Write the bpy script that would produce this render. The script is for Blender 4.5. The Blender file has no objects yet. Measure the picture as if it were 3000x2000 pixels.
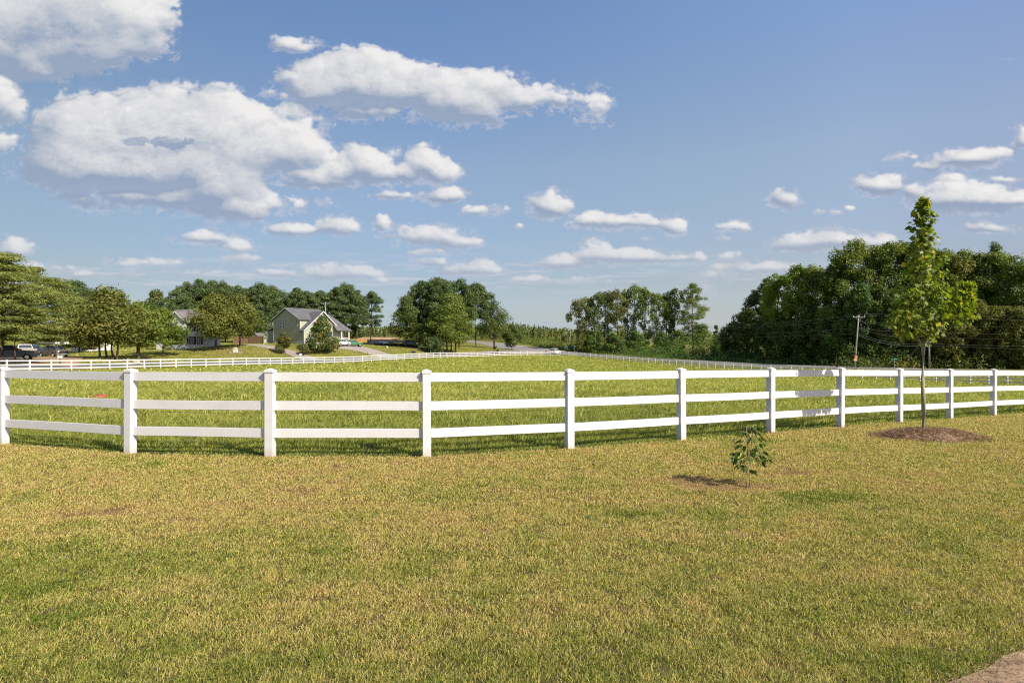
import bpy, math, random
import numpy as np
from mathutils import Vector, Matrix
scene = bpy.context.scene
C = bpy.data.collections.new("place"); scene.collection.children.link(C)
R = math.radians
F = 1660.0            # focal length in pixels of the 3000 px wide photograph
EYE = 1.80

# ------------------------------------------------------------------ camera, sun, sky, exposure
cd = bpy.data.cameras.new("camera"); cam = bpy.data.objects.new("camera", cd); scene.collection.objects.link(cam)
cam.location = (0, 0, EYE); cam.rotation_euler = (R(90), 0, 0)
cd.sensor_width = 36.0; cd.lens = 36.0*F/3000; cd.clip_start = 0.05; cd.clip_end = 6000
scene.camera = cam
SUN_EL, SUN_AZ = 38.0, 37.0        # azimuth: degrees the light is turned from -X towards +Y
tosun = Vector((math.cos(R(SUN_AZ))*math.cos(R(SUN_EL)), -math.sin(R(SUN_AZ))*math.cos(R(SUN_EL)), math.sin(R(SUN_EL))))
sl = bpy.data.lights.new("sun", 'SUN'); sl.energy = 3.55; sl.angle = R(0.53); sl.color = (1.0, 0.90, 0.76)
so = bpy.data.objects.new("sun", sl); scene.collection.objects.link(so)
so.rotation_euler = tosun.to_track_quat('Z', 'Y').to_euler(); so.location = (0, 0, 30)
scene.view_settings.view_transform = 'Standard'; scene.view_settings.look = 'None'
scene.view_settings.exposure = 0.9; EXPO = 2**0.9; scene.view_settings.gamma = 1.0
scene.cycles.use_denoising = False; scene.cycles.filter_width = 1.15
scene.cycles.max_bounces = 7; scene.cycles.diffuse_bounces = 4; scene.cycles.transmission_bounces = 4
scene.cycles.transparent_max_bounces = 8
scene.cycles.sample_clamp_indirect = 6.0
scene.render.threads_mode = 'AUTO'

# ------------------------------------------------------------------ noise helpers (numpy)
def _h(ix, iy, s):
    n = (ix.astype(np.int64)*374761393 + iy.astype(np.int64)*668265263 + s*1442695041) & 0xffffffff
    n = ((n ^ (n >> 13))*1274126177) & 0xffffffff
    n = (n ^ (n >> 16)) & 0xffffffff
    return (n.astype(np.float32)/np.float32(4294967295.0))
def gnoise(x, y, s=0):
    xi = np.floor(x); yi = np.floor(y); fx = (x-xi).astype(np.float32); fy = (y-yi).astype(np.float32)
    xi = xi.astype(np.int64); yi = yi.astype(np.int64)
    u = fx*fx*fx*(fx*(fx*6-15)+10); v = fy*fy*fy*(fy*(fy*6-15)+10)
    def g(dx, dy):
        a = _h(xi+dx, yi+dy, s)*np.float32(6.2831853)
        return np.cos(a)*(fx-dx)+np.sin(a)*(fy-dy)
    return (g(0,0)*(1-u)+g(1,0)*u)*(1-v)+(g(0,1)*(1-u)+g(1,1)*u)*v
def fbm(x, y, octv=5, s=0, gain=0.5, lac=2.03, billow=False):
    a, t = 1.0, np.zeros(np.shape(x), np.float32)
    for o in range(octv):
        n = gnoise(x, y, s+o*17)*1.5
        if billow: n = 1-2.4*np.abs(n)
        t += a*n; a *= gain; x = x*lac+13.7; y = y*lac-7.3
    return t
def sstep(a, b, x):
    t = np.clip((x-a)/(b-a), 0, 1); return t*t*(3-2*t)

# ------------------------------------------------------------------ sky with clouds: direction -> azimuth/elevation map computed here
def build_clouds():
    AZ, EL = 60.0, 52.0; W, H = 3000, 1300
    az = ((np.arange(W)+.5)/W*2-1)*R(AZ); el = (np.arange(H)+.5)/H*R(EL)
    az, el = np.meshgrid(az.astype(np.float32), el.astype(np.float32))
    u = 1500+F*np.tan(az); v = 1000-F*np.tan(el)/np.cos(az)
    # cloud list: (cx, cy, rx, ry_top, ry_bottom, weight)
    CL = [
     # top left bank
     (60,40,330,150,150,1.15),(250,70,230,120,110,1.0),(200,150,190,90,90,1.0),(400,60,110,100,80,.75),(330,130,120,80,90,.7),(450,130,60,60,60,.45),(130,210,90,60,40,.7),(-60,120,120,160,120,1),
     (-20,290,75,70,90,1.0),(5,330,55,60,50,.9),(0,425,42,40,35,.85),
     # the big cumulus
     (400,420,250,130,90,1.3),(560,400,240,130,120,1.3),(250,400,160,110,80,1.1),(180,470,110,90,90,1.1),(330,500,250,120,80,1.25),(560,500,220,120,90,1.2),(740,440,190,95,90,1.1),(850,450,110,80,90,.95),(640,560,130,80,70,.95),(480,320,150,55,80,1.0),(600,300,110,35,60,.9),(920,380,60,40,30,.5),
     (690,620,110,50,45,.85),(520,590,330,40,45,.62),(820,600,130,30,30,.42),
     # right upper cumulus
     (1040,250,190,100,90,1.25),(1080,190,90,50,60,1.0),(960,270,120,70,60,.95),(1240,270,150,70,60,1.05),(1340,300,130,90,70,1.15),(1420,260,110,60,60,.9),(1380,340,100,40,50,.85),(1530,300,130,50,40,.62),(1640,290,100,45,35,.58),(1740,320,60,60,60,.52),(1120,340,160,30,25,.42),(830,235,30,26,24,.8),(810,285,32,16,16,.6),
     (865,135,72,26,22,.95),(1205,195,25,20,18,.5),(860,330,50,45,40,.6),
     # middle cumulus
     (1055,488,92,58,55,1.1),(1130,515,110,36,40,1.05),(1242,478,58,58,70,1.15),(1290,512,58,46,42,1.05),(930,535,130,42,30,.85),(990,505,60,40,40,.95),(1190,520,60,30,30,.9),(1150,450,30,18,16,.5),(1160,576,90,14,14,.7),
     (1310,582,70,30,26,1.05),(1400,625,60,14,14,.6),(1475,615,35,14,12,.5),
     (1612,610,66,40,36,1.1),(1617,580,28,26,20,.8),(1522,661,13,11,11,.8),
     (850,678,75,22,22,.95),(985,672,68,32,28,1.0),(1125,660,34,24,24,.9),(1190,668,24,12,14,.7),(1160,690,60,10,10,.45),
     (600,700,90,22,20,.9),(700,725,60,22,18,.8),(1260,700,110,36,32,1.05),(1345,715,70,20,18,.85),(1250,742,70,12,12,.7),(1255,768,75,14,13,.8),
     (45,735,62,32,24,.9),(120,785,120,16,16,.6),(380,775,90,18,18,.6),(480,770,80,16,16,.6),(700,760,70,20,18,.55),(560,800,200,18,16,.5),(300,805,160,14,14,.5),(80,800,120,14,14,.45),
     (980,805,150,26,24,.85),(1000,785,50,22,20,.7),(820,805,90,18,16,.6),(1120,825,60,12,12,.5),
     (1390,795,95,26,24,1.0),(1410,775,40,22,20,.9),(1540,822,90,14,13,.65),(1700,826,90,14,12,.5),
     (1720,655,60,26,24,.85),(1830,650,130,22,26,.85),(1800,660,50,32,26,.9),(1975,668,42,30,28,1.0),(1890,700,20,10,10,.4),
     (1640,775,70,28,26,.85),(1740,748,60,36,26,.95),(1850,757,150,24,22,1.05),(1700,770,110,20,16,.6),(1920,765,60,10,10,.5),
     (2120,664,30,14,14,.7),(2170,664,34,18,16,.75),(2120,695,22,8,8,.4),(2290,585,52,30,34,1.05),(2430,624,50,9,9,.45),(2490,610,20,9,9,.6),
     (1975,760,36,10,10,.55),(2045,756,36,14,14,.65),(2130,752,44,18,16,.8),(2190,785,130,22,24,.75),(2080,810,80,16,16,.55),(2170,820,70,12,12,.45),(2070,850,28,26,26,.55),
     (2340,725,90,34,18,1.0),(2430,710,100,34,28,1.05),(2560,715,80,28,26,1.0),(2640,725,60,20,20,.7),
     (2580,545,75,40,36,1.1),(2640,460,40,16,14,.7),(2690,560,42,22,20,.8),(2830,470,105,36,34,1.1),(2900,450,60,26,30,1.0),(2740,490,60,20,20,.7),(2830,590,150,50,46,1.1),(2960,590,90,30,30,.9),(2790,525,50,20,16,.6),(2940,525,80,11,11,.6),(2990,410,34,42,30,1.0),(2900,675,85,20,18,.95),(2960,165,22,6,6,.25),
     (3150,600,120,60,40,1),(3300,520,200,60,50,1),(-250,500,200,90,60,1),(-300,700,200,40,30,.9),(3200,720,150,30,25,.9),(3050,835,60,20,16,.6),
    ]
    B = np.full(u.shape, -1.6, np.float32); V = np.zeros(u.shape, np.float32); K = 7.0
    acc = np.zeros(u.shape, np.float32); vac = np.zeros(u.shape, np.float32); sac = np.zeros(u.shape, np.float32)
    # wobble
    wx = fbm(u/120, v/90, 4, 71)*22; wy = fbm(u/120, v/90, 4, 93)*15
    sc0 = np.clip((1000-v)/700, .12, 1)
    ux = u+wx*sc0; vy = v+wy*sc0
    for cx, cy, rx, rt, rb, wgt in CL:
        if rx < 160 and cy > 550: rt, rb, wgt = rt*1.25, rb*1.1, wgt+.04
        x0, x1, y0, y1 = cx-2.2*rx-30, cx+2.2*rx+30, cy-2.3*rt-30, cy+2.3*rb+30
        a0 = int((math.degrees(math.atan((x0-1500)/F))/AZ*.5+.5)*W); a1 = int((math.degrees(math.atan((x1-1500)/F))/AZ*.5+.5)*W)+2
        a0 = max(0, a0); a1 = min(W, a1)
        if a1 <= a0: continue
        s = np.s_[:, a0:a1]
        dy = vy[s]-cy
        q = 1-((ux[s]-cx)/rx)**2-(dy/np.where(dy > 0, rb*.8, rt))**2
        q = np.maximum(q*wgt + (wgt-1)*.4, -2.5)
        e = np.exp(K*np.clip(q, -2.5, 2)).astype(np.float32)
        acc[s] += e; vac[s] += e*(dy/np.where(dy > 0, rb, rt)).astype(np.float32); sac[s] += e*min(rx, 260)
    Bq = np.log(acc+1e-4)/K
    V = vac/(acc+1e-6); S = sac/(acc+1e-6)
    # cauliflower puffs: hemispheres of many sizes piled through each cloud
    rs = np.random.RandomState(5)
    tex = W/(2*R(AZ))            # texels per radian
    n_f = fbm(u/34, v/28, 6, 31, .55); wisp = fbm(u/95, v/50, 6, 55, .58)
    hm = np.zeros(u.shape, np.float32)
    base_h = 46*np.sqrt(np.clip(Bq+.15, 0, 2))
    hm += base_h
    for cx, cy, rx, rt, rb, wgt in CL:
        if wgt < .6 or cx < -150 or cx > 3150: continue
        ncl = int(np.clip(rx*rt/55, 14, 420))
        for lev in range(4):
            for _ in range(ncl*(1, 2, 4, 7)[lev]//3):
                rr = rt*(.40, .22, .12, .065)[lev]*(.6+.8*rs.rand())
                if rr < 3: continue
                th = rs.rand()*6.283; q = math.sqrt(rs.rand())*.93
                pu = cx+math.cos(th)*rx*q; pv = cy+math.sin(th)*(rb*.7 if math.sin(th) > 0 else rt)*q
                ta = math.atan((pu-1500)/F); te = math.atan((1000-pv)/F*math.cos(ta))
                ci = (ta/R(AZ)*.5+.5)*W; ri = te/R(EL)*H
                rp = rr/F*tex
                a0, a1, b0, b1 = int(ci-rp), int(ci+rp)+2, int(ri-rp), int(ri+rp)+2
                a0 = max(a0, 0); b0 = max(b0, 0); a1 = min(a1, W); b1 = min(b1, H)
                if a1 <= a0 or b1 <= b0: continue
                yy, xx = np.mgrid[b0:b1, a0:a1]
                d2 = ((xx-ci)**2+(yy-ri)**2)/rp**2
                h = np.sqrt(np.clip(1-d2, 0, 1))*rp*.9 - rp*.25
                hh = np.where(d2 < 1, base_h[b0:b1, a0:a1]+h, 0)
                hm[b0:b1, a0:a1] = np.maximum(hm[b0:b1, a0:a1], hh)
    def blur(a, r):
        for ax in (0, 1):
            for _ in (0, 1):
                p = np.pad(a, [(r+1, r) if i == ax else (0, 0) for i in (0, 1)], mode='edge')
                c = np.cumsum(p, ax, dtype=np.float64)
                a = (np.take(c, np.arange(2*r+1, c.shape[ax]), ax)-np.take(c, np.arange(0, c.shape[ax]-2*r-1), ax))/(2*r+1)
        return a.astype(np.float32)
    bump = hm-base_h
    n_m = fbm(u/52, v/34, 6, 203, .6); n_x = fbm(u/13, v/11, 4, 301, .6)
    hb = blur(bump, 1)
    edge = sstep(1.3, .05, Bq)
    small = sstep(120, 50, S)
    D = Bq + hb/34 + (.15*n_f+.03*n_x)*edge + (.62+.10*small)*wisp*edge + .36*n_m*edge - .07 + .05*small
    wd_ = .36+.58*sstep(-.4, .9, V)+.16*small+.15*np.clip(wisp, 0, 1)
    alpha = sstep(-.04, 1, D/wd_)
    alpha = np.clip(alpha, 0, 1)**1.1*(.80+.20*sstep(.2, 1.0, D))
    alpha *= 1-.42*sstep(.15, 1.15, V)
    thin = sstep(560, 860, v); alpha *= 1-.38*thin; alpha = blur(alpha, 1)
    def relief(a, k):
        gy, gx = np.gradient(a)
        nx, ny = -gx*k, -gy*k; il = 1/np.sqrt(1+nx*nx+ny*ny)
        return (nx*.42+ny*.62+.66)*il      # light from the right, above and behind the viewer
    h1 = blur(hm, 3); h2 = blur(hm, 14)
    r1 = relief(h1+1.2*n_f, .5); r2 = relief(h2, 1.3)
    occ = np.clip((blur(hm, 10)-hm)/14, 0, 1)
    under = sstep(-.25, 1.0, V+.25*wisp)*sstep(20, 110, S)
    lit = .24+.32*r1+.52*r2-.36*occ-.40*under+.17*wisp+.10*n_m-.16*sstep(.2,1.0,blur(Bq, 20))*sstep(-.2,.5,n_m+wisp)
    dk = sstep(-.1, .6, 1-((u-405)/42)**2-((v-408)/15)**2+.9*wisp+.9*n_m)+sstep(-.1, .6, 1-((u-490)/66)**2-((v-415)/19)**2+.9*wisp+.9*n_m)
    lit = lit-.30*np.clip(dk, 0, 1)
    lit -= .16*sstep(0, .9, 1-((u-215)/200)**2-((v-70)/120)**2)
    lit -= .10*sstep(0, .9, 1-((u-560)/60)**2-((v-300)/35)**2)
    t = np.clip((lit-.26)/.78, 0, 1)[..., None]
    lo = np.array([.31, .385, .52], np.float32); hi = np.array([.90, .88, .86], np.float32); mid = np.array([.62, .64, .68], np.float32)
    col = np.where(t < .5, lo+(mid-lo)*(t/.5), mid+(hi-mid)*((t-.5)/.5))
    far = (.35*sstep(600, 900, v))[..., None]
    col = col*(1-far)+np.array([.60, .58, .64], np.float32)*far
    hz = fbm(u/260, v/20, 5, 404, .55)+.5*fbm(u/70, v/9, 4, 405, .6)
    ah = .50*sstep(-.15, .75, hz)*np.exp(-((v-795-.00002*(u-1500)**2)/52)**2)*(1-.45*sstep(1500, 2300, u))
    wq = fbm(u/46+.8*n_m, v/26+.8*n_f, 6, 511, .54)
    aw = .55*sstep(.05, .95, Bq*.75+.42+.75*wq+.25*n_m)*sstep(-1.2, -.1, Bq)*(1-.5*sstep(600, 850, v))
    ah = np.maximum(ah, aw)
    hc = np.array([.60, .59, .66], np.float32)+.10*sstep(.2, .9, hz)[..., None]
    at_ = alpha+ah*(1-alpha); col = (col*alpha[..., None]+hc*(ah*(1-alpha))[..., None])/(at_[..., None]+1e-5); alpha = at_
    px = np.empty((H, W, 4), np.float32); px[..., :3] = col; px[..., 3] = alpha*.95
    img = bpy.data.images.new("cloud_map", W, H, alpha=True, float_buffer=True)
    img.colorspace_settings.name = 'Linear Rec.709'; img.alpha_mode = 'CHANNEL_PACKED'
    img.pixels.foreach_set(px.ravel()); img.update(); img.pack()
    return img, AZ, EL
world = bpy.data.worlds.new("World"); scene.world = world; world.use_nodes = True
nt = world.node_tree; nt.nodes.clear()
def N(t, **k):
    n = nt.nodes.new(t)
    for a, b in k.items(): setattr(n, a, b)
    return n
def L(a, b): nt.links.new(a, b)
out = N('ShaderNodeOutputWorld'); bg = N('ShaderNodeBackground'); L(bg.outputs[0], out.inputs[0])
SKY_S = 0.15; bg.inputs['Strength'].default_value = SKY_S
sky = N('ShaderNodeTexSky', sky_type='NISHITA'); sky.sun_disc = False
sky.sun_elevation = R(SUN_EL); sky.sun_rotation = math.atan2(tosun.x, tosun.y)
sky.altitude = 100; sky.air_density = 1.0; sky.dust_density = 1.3; sky.ozone_density = 2.2
img, AZ, EL = build_clouds()
tc = N('ShaderNodeTexCoord'); sep = N('ShaderNodeSeparateXYZ'); L(tc.outputs['Generated'], sep.inputs[0])
def M(op, a, b=None, c=None):
    n = N('ShaderNodeMath', operation=op)
    for i, q in enumerate((a, b, c)):
        if q is None: continue
        if isinstance(q, (int, float)): n.inputs[i].default_value = q
        else: L(q, n.inputs[i])
    return n.outputs[0]
azn = M('ARCTAN2', sep.outputs[0], sep.outputs[1]); eln = M('ARCSINE', sep.outputs[2])
uu = M('MULTIPLY_ADD', azn, 1/(2*R(AZ)), .5); vv = M('MULTIPLY', eln, 1/R(EL))
cmb = N('ShaderNodeCombineXYZ'); L(uu, cmb.inputs[0]); L(vv, cmb.inputs[1])
it = N('ShaderNodeTexImage'); it.image = img; it.extension = 'MIRROR'; it.interpolation = 'Linear'; L(cmb.outputs[0], it.inputs[0])
cs = N('ShaderNodeVectorMath', operation='SCALE'); L(it.outputs[0], cs.inputs[0]); cs.inputs['Scale'].default_value = 1/SKY_S/EXPO
up = M('GREATER_THAN', sep.outputs[2], 0.0)
fac = M('MULTIPLY', it.outputs[1], up)
grade = N('ShaderNodeMix', data_type='RGBA', blend_type='MULTIPLY'); grade.inputs[0].default_value = 1
L(sky.outputs[0], grade.inputs[6]); 
cr = N('ShaderNodeValToRGB'); elp = M('MULTIPLY', eln, 1/R(90))
L(elp, cr.inputs[0])
stops = [(0.0, (1.0, 1.15, 1.65)), (2.6, (.86, .82, .93)), (5.5, (.88, .78, .78)), (17, (1.32, 1.14, 1.02)), (29.4, (1.25, 1.27, 1.32)), (60, (1.2, 1.25, 1.3))]
while len(cr.color_ramp.elements) < len(stops): cr.color_ramp.elements.new(.5)
for e, (d, c) in zip(cr.color_ramp.elements, stops): e.position = d/90
for e, (d, c) in zip(cr.color_ramp.elements, stops): e.color = tuple(q/2 for q in c)+(1,)
c2 = N('ShaderNodeVectorMath', operation='SCALE'); L(cr.outputs[0], c2.inputs[0]); c2.inputs['Scale'].default_value = 2/EXPO
cr2 = N('ShaderNodeValToRGB'); L(uu, cr2.inputs[0])
st2 = [(-60, (.62, .66, .66)), (-41, (.68, .71, .71)), (-8, (.84, .88, .91)), (16, (1.02, 1.02, .99)), (31, (1.07, 1.05, 1.03)), (44, (.94, .91, .94))]
while len(cr2.color_ramp.elements) < len(st2): cr2.color_ramp.elements.new(.5)
for e, (d, c) in zip(cr2.color_ramp.elements, st2): e.position = d/120+.5
for e, (d, c) in zip(cr2.color_ramp.elements, st2): e.color = (*c, 1)
vm2 = N('ShaderNodeVectorMath', operation='MULTIPLY'); L(c2.outputs[0], vm2.inputs[0]); L(cr2.outputs[0], vm2.inputs[1])
L(vm2.outputs[0], grade.inputs[7])
mx = N('ShaderNodeMix', data_type='RGBA'); L(fac, mx.inputs[0]); L(grade.outputs[2], mx.inputs[6]); L(cs.outputs[0], mx.inputs[7])
L(mx.outputs[2], bg.inputs[0])
world.cycles.sampling_method = 'MANUAL'; world.cycles.sample_map_resolution = 512
#@@BODY
# ------------------------------------------------------------------ object helpers
def tag(o, label=None, cat=None, group=None, kind=None):
    if label: o['label'] = label
    if cat: o['category'] = cat
    if group: o['group'] = group
    if kind: o['kind'] = kind
    return o
def empty(name, loc, rz=0.0):
    o = bpy.data.objects.new(name, None); C.objects.link(o); o.location = loc; o.rotation_euler = (0, 0, rz); o.empty_display_size = .2
    return o
def raw_mesh(name, V, Fs, mat, parent=None, attr=None, smooth=False, cols=None):
    """V (n,3) array; Fs (m,k) uniform faces; attr: per-vertex float 'rnd'."""
    V = np.asarray(V, np.float32); Fs = np.asarray(Fs, np.int32); m, k = Fs.shape
    me = bpy.data.meshes.new(name)
    me.vertices.add(len(V)); me.vertices.foreach_set('co', V.ravel())
    me.loops.add(m*k); me.loops.foreach_set('vertex_index', Fs.ravel())
    me.polygons.add(m); me.polygons.foreach_set('loop_start', np.arange(0, m*k, k, dtype=np.int32))
    try: me.polygons.foreach_set('loop_total', np.full(m, k, np.int32))
    except Exception: pass
    if smooth: me.polygons.foreach_set('use_smooth', np.ones(m, bool))
    if attr is not None:
        a = me.attributes.new('rnd', 'FLOAT', 'POINT'); a.data.foreach_set('value', np.asarray(attr, np.float32))
    if cols is not None:
        a = me.attributes.new('tint', 'FLOAT_COLOR', 'POINT'); a.data.foreach_set('color', np.asarray(cols, np.float32).ravel())
    me.materials.append(mat); me.update(calc_edges=True)
    o = bpy.data.objects.new(name, me); C.objects.link(o)
    if parent is not None: o.parent = parent
    return o
class MB:
    """collects shapes and links them as one mesh object"""
    def __init__(s): s.v = []; s.f = []
    def add(s, vs, fs):
        b = len(s.v); s.v += [tuple(v) for v in vs]; s.f += [tuple(i+b for i in f) for f in fs]; return s
    def box(s, x0, x1, y0, y1, z0, z1, M=None):
        vs = [Vector((x, y, z)) for z in (z0, z1) for y in (y0, y1) for x in (x0, x1)]
        if M is not None: vs = [M @ v for v in vs]
        return s.add(vs, [(0,2,3,1),(4,5,7,6),(0,1,5,4),(2,6,7,3),(0,4,6,2),(1,3,7,5)])
    def cyl(s, p0, p1, r0, r1=None, n=8, caps=True):
        r1 = r0 if r1 is None else r1; p0 = Vector(p0); p1 = Vector(p1); d = (p1-p0)
        q = d.to_track_quat('Z', 'Y'); vs = []
        for p, r in ((p0, r0), (p1, r1)):
            for i in range(n):
                a = 2*math.pi*i/n; vs.append(p+q @ Vector((math.cos(a)*r, math.sin(a)*r, 0)))
        fs = [(i, (i+1) % n, n+(i+1) % n, n+i) for i in range(n)]
        if caps: fs += [tuple(range(n))[::-1], tuple(range(n, 2*n))]
        return s.add(vs, fs)
    def tube(s, pts, rad, n=6):
        pts = [Vector(p) for p in pts]
        if not hasattr(rad, '__len__'): rad = [rad]*len(pts)
        vs = []
        for k, p in enumerate(pts):
            d = (pts[min(k+1, len(pts)-1)]-pts[max(k-1, 0)])
            q = d.to_track_quat('Z', 'Y')
            for i in range(n):
                a = 2*math.pi*i/n; vs.append(p+q @ Vector((math.cos(a)*rad[k], math.sin(a)*rad[k], 0)))
        fs = [(k*n+i, k*n+(i+1) % n, (k+1)*n+(i+1) % n, (k+1)*n+i) for k in range(len(pts)-1) for i in range(n)]
        fs += [tuple(range(n))[::-1], tuple(range((len(pts)-1)*n, len(pts)*n))]
        return s.add(vs, fs)
    def prism(s, poly, y0, y1, M=None):
        """poly in x,z extruded from y0 to y1"""
        n = len(poly); vs = [Vector((x, y0, z)) for x, z in poly]+[Vector((x, y1, z)) for x, z in poly]
        if M is not None: vs = [M @ v for v in vs]
        fs = [tuple(range(n)), tuple(range(n, 2*n))[::-1]]+[(i, n+i, n+(i+1) % n, (i+1) % n) for i in range(n)]
        return s.add(vs, fs)
    def build(s, name, mat, parent=None, bevel=0.0, smooth=False):
        me = bpy.data.meshes.new(name); me.from_pydata(s.v, [], s.f)
        import bmesh
        bm = bmesh.new(); bm.from_mesh(me); bmesh.ops.recalc_face_normals(bm, faces=bm.faces)
        if bevel > 0: bmesh.ops.bevel(bm, geom=[e for e in bm.edges if e.calc_face_angle(0) > .5], offset=bevel, segments=2, affect='EDGES', clamp_overlap=True)
        bm.to_mesh(me); bm.free()
        if smooth: me.polygons.foreach_set('use_smooth', [True]*len(me.polygons))
        me.materials.append(mat); me.update()
        o = bpy.data.objects.new(name, me); C.objects.link(o)
        if parent is not None: o.parent = parent
        return o

# ------------------------------------------------------------------ materials
def mat_new(name):
    m = bpy.data.materials.new(name); m.use_nodes = True; t = m.node_tree; t.nodes.clear()
    o = t.nodes.new('ShaderNodeOutputMaterial'); return m, t, o
def pbsdf(t, rough=.6, spec=.3, metal=0.0):
    b = t.nodes.new('ShaderNodeBsdfPrincipled'); b.inputs['Roughness'].default_value = rough
    b.inputs['Specular IOR Level'].default_value = spec; b.inputs['Metallic'].default_value = metal
    return b
def simple(name, col, rough=.6, spec=.3, metal=0.0, var=.12, scale=3.0, bump=0.0, stretch=(1,1,1)):
    m, t, o = mat_new(name); b = pbsdf(t, rough, spec, metal)
    tcn = t.nodes.new('ShaderNodeTexCoord'); mp = t.nodes.new('ShaderNodeMapping'); mp.inputs['Scale'].default_value = stretch
    t.links.new(tcn.outputs['Object'], mp.inputs[0])
    n = t.nodes.new('ShaderNodeTexNoise'); n.inputs['Scale'].default_value = scale; n.inputs['Detail'].default_value = 5
    t.links.new(mp.outputs[0], n.inputs[0])
    r = t.nodes.new('ShaderNodeMapRange'); r.inputs[1].default_value = .25; r.inputs[2].default_value = .75
    r.inputs[3].default_value = 1-var; r.inputs[4].default_value = 1+var; t.links.new(n.outputs[0], r.inputs[0])
    v = t.nodes.new('ShaderNodeVectorMath'); v.operation = 'SCALE'; v.inputs[0].default_value = col[:3]; t.links.new(r.outputs[0], v.inputs['Scale'])
    t.links.new(v.outputs[0], b.inputs['Base Color'])
    if bump:
        bn = t.nodes.new('ShaderNodeBump'); bn.inputs['Strength'].default_value = bump; bn.inputs['Distance'].default_value = .02
        t.links.new(n.outputs[0], bn.inputs['Height']); t.links.new(bn.outputs[0], b.inputs['Normal'])
    t.links.new(b.outputs[0], o.inputs[0]); return m
def leafmat(name, stops, trans=.35, patch=.25, pscale=.35, rough=.55, spec=.25):
    """colour picked by per-leaf 'rnd', shifted by a slow noise so that limbs differ; part of the light passes through"""
    m, t, o = mat_new(name)
    at = t.nodes.new('ShaderNodeAttribute'); at.attribute_name = 'rnd'
    g = t.nodes.new('ShaderNodeNewGeometry'); n = t.nodes.new('ShaderNodeTexNoise'); n.inputs['Scale'].default_value = pscale; n.inputs['Detail'].default_value = 3
    t.links.new(g.outputs['Position'], n.inputs[0])
    ma = t.nodes.new('ShaderNodeMath'); ma.operation = 'MULTIPLY_ADD'; t.links.new(n.outputs[0], ma.inputs[0]); ma.inputs[1].default_value = patch*3; 
    sb = t.nodes.new('ShaderNodeMath'); sb.operation = 'SUBTRACT'; t.links.new(at.outputs['Fac'], sb.inputs[0]); sb.inputs[1].default_value = patch*1.5
    t.links.new(sb.outputs[0], ma.inputs[2])
    cr = t.nodes.new('ShaderNodeValToRGB'); t.links.new(ma.outputs[0], cr.inputs[0])
    while len(cr.color_ramp.elements) < len(stops): cr.color_ramp.elements.new(.5)
    for i, (p, c) in enumerate(stops): cr.color_ramp.elements[i].position = p
    for i, (p, c) in enumerate(stops): cr.color_ramp.elements[i].color = (*c, 1)
    b = pbsdf(t, rough, spec); t.links.new(cr.outputs[0], b.inputs['Base Color'])
    tr = t.nodes.new('ShaderNodeBsdfTranslucent')
    tv = t.nodes.new('ShaderNodeVectorMath'); tv.operation = 'MULTIPLY'; t.links.new(cr.outputs[0], tv.inputs[0]); tv.inputs[1].default_value = (1.25, 1.35, .5)
    t.links.new(tv.outputs[0], tr.inputs[0])
    ms = t.nodes.new('ShaderNodeMixShader'); ms.inputs[0].default_value = trans
    t.links.new(b.outputs[0], ms.inputs[1]); t.links.new(tr.outputs[0], ms.inputs[2]); t.links.new(ms.outputs[0], o.inputs[0])
    return m
MT = {}
MT['vinyl'] = simple('white_vinyl', (.66, .66, .66), .42, .4, var=.05, scale=1.6, stretch=(.6, .6, 3))
def _grime(m):
    t = m.node_tree; b = [n for n in t.nodes if n.type == 'BSDF_PRINCIPLED'][0]; src = b.inputs['Base Color'].links[0].from_socket
    tc_ = t.nodes.new('ShaderNodeTexCoord'); sp = t.nodes.new('ShaderNodeSeparateXYZ'); t.links.new(tc_.outputs['Object'], sp.inputs[0])
    n = t.nodes.new('ShaderNodeTexNoise'); n.inputs['Scale'].default_value = 22; n.inputs['Detail'].default_value = 6; g_ = t.nodes.new('ShaderNodeNewGeometry'); t.links.new(g_.outputs['Position'], n.inputs[0])
    a = t.nodes.new('ShaderNodeMapRange'); t.links.new(sp.outputs[2], a.inputs[0]); a.inputs[1].default_value = .0; a.inputs[2].default_value = .17; a.inputs[3].default_value = .95; a.inputs[4].default_value = 0
    q_ = t.nodes.new('ShaderNodeMath'); q_.operation = 'MULTIPLY'; t.links.new(a.outputs[0], q_.inputs[0]); t.links.new(n.outputs[0], q_.inputs[1])
    n2 = t.nodes.new('ShaderNodeTexNoise'); n2.inputs['Scale'].default_value = 2.3; n2.inputs['Detail'].default_value = 8; n2.inputs['Roughness'].default_value = .72; t.links.new(g_.outputs['Position'], n2.inputs[0])
    r2 = t.nodes.new('ShaderNodeMapRange'); t.links.new(n2.outputs[0], r2.inputs[0]); r2.inputs[1].default_value = .52; r2.inputs[2].default_value = .78; r2.inputs[3].default_value = 0; r2.inputs[4].default_value = .22
    ad = t.nodes.new('ShaderNodeMath'); ad.operation = 'ADD'; ad.use_clamp = True; t.links.new(q_.outputs[0], ad.inputs[0]); t.links.new(r2.outputs[0], ad.inputs[1])
    x = t.nodes.new('ShaderNodeMix'); x.data_type = 'RGBA'; t.links.new(ad.outputs[0], x.inputs[0]); t.links.new(src, x.inputs[6]); x.inputs[7].default_value = (.40, .29, .20, 1)
    t.links.new(x.outputs[2], b.inputs['Base Color'])
_grime(MT['vinyl'])
MT['vinyl_far'] = simple('white_vinyl_far', (.66, .66, .66), .5, .3, var=.03)
MT['wire'] = simple('dark_wire', (.10, .09, .08), .5, .3)
MT['cable'] = simple('pale_cable', (.20, .19, .18), .5, .3)
MT['asphalt'] = simple('worn_asphalt', (.235, .220, .205), .9, .2, var=.18, scale=.6)
MT['asphalt2'] = simple('lane_asphalt', (.15, .14, .135), .9, .2, var=.18, scale=.5)
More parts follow.
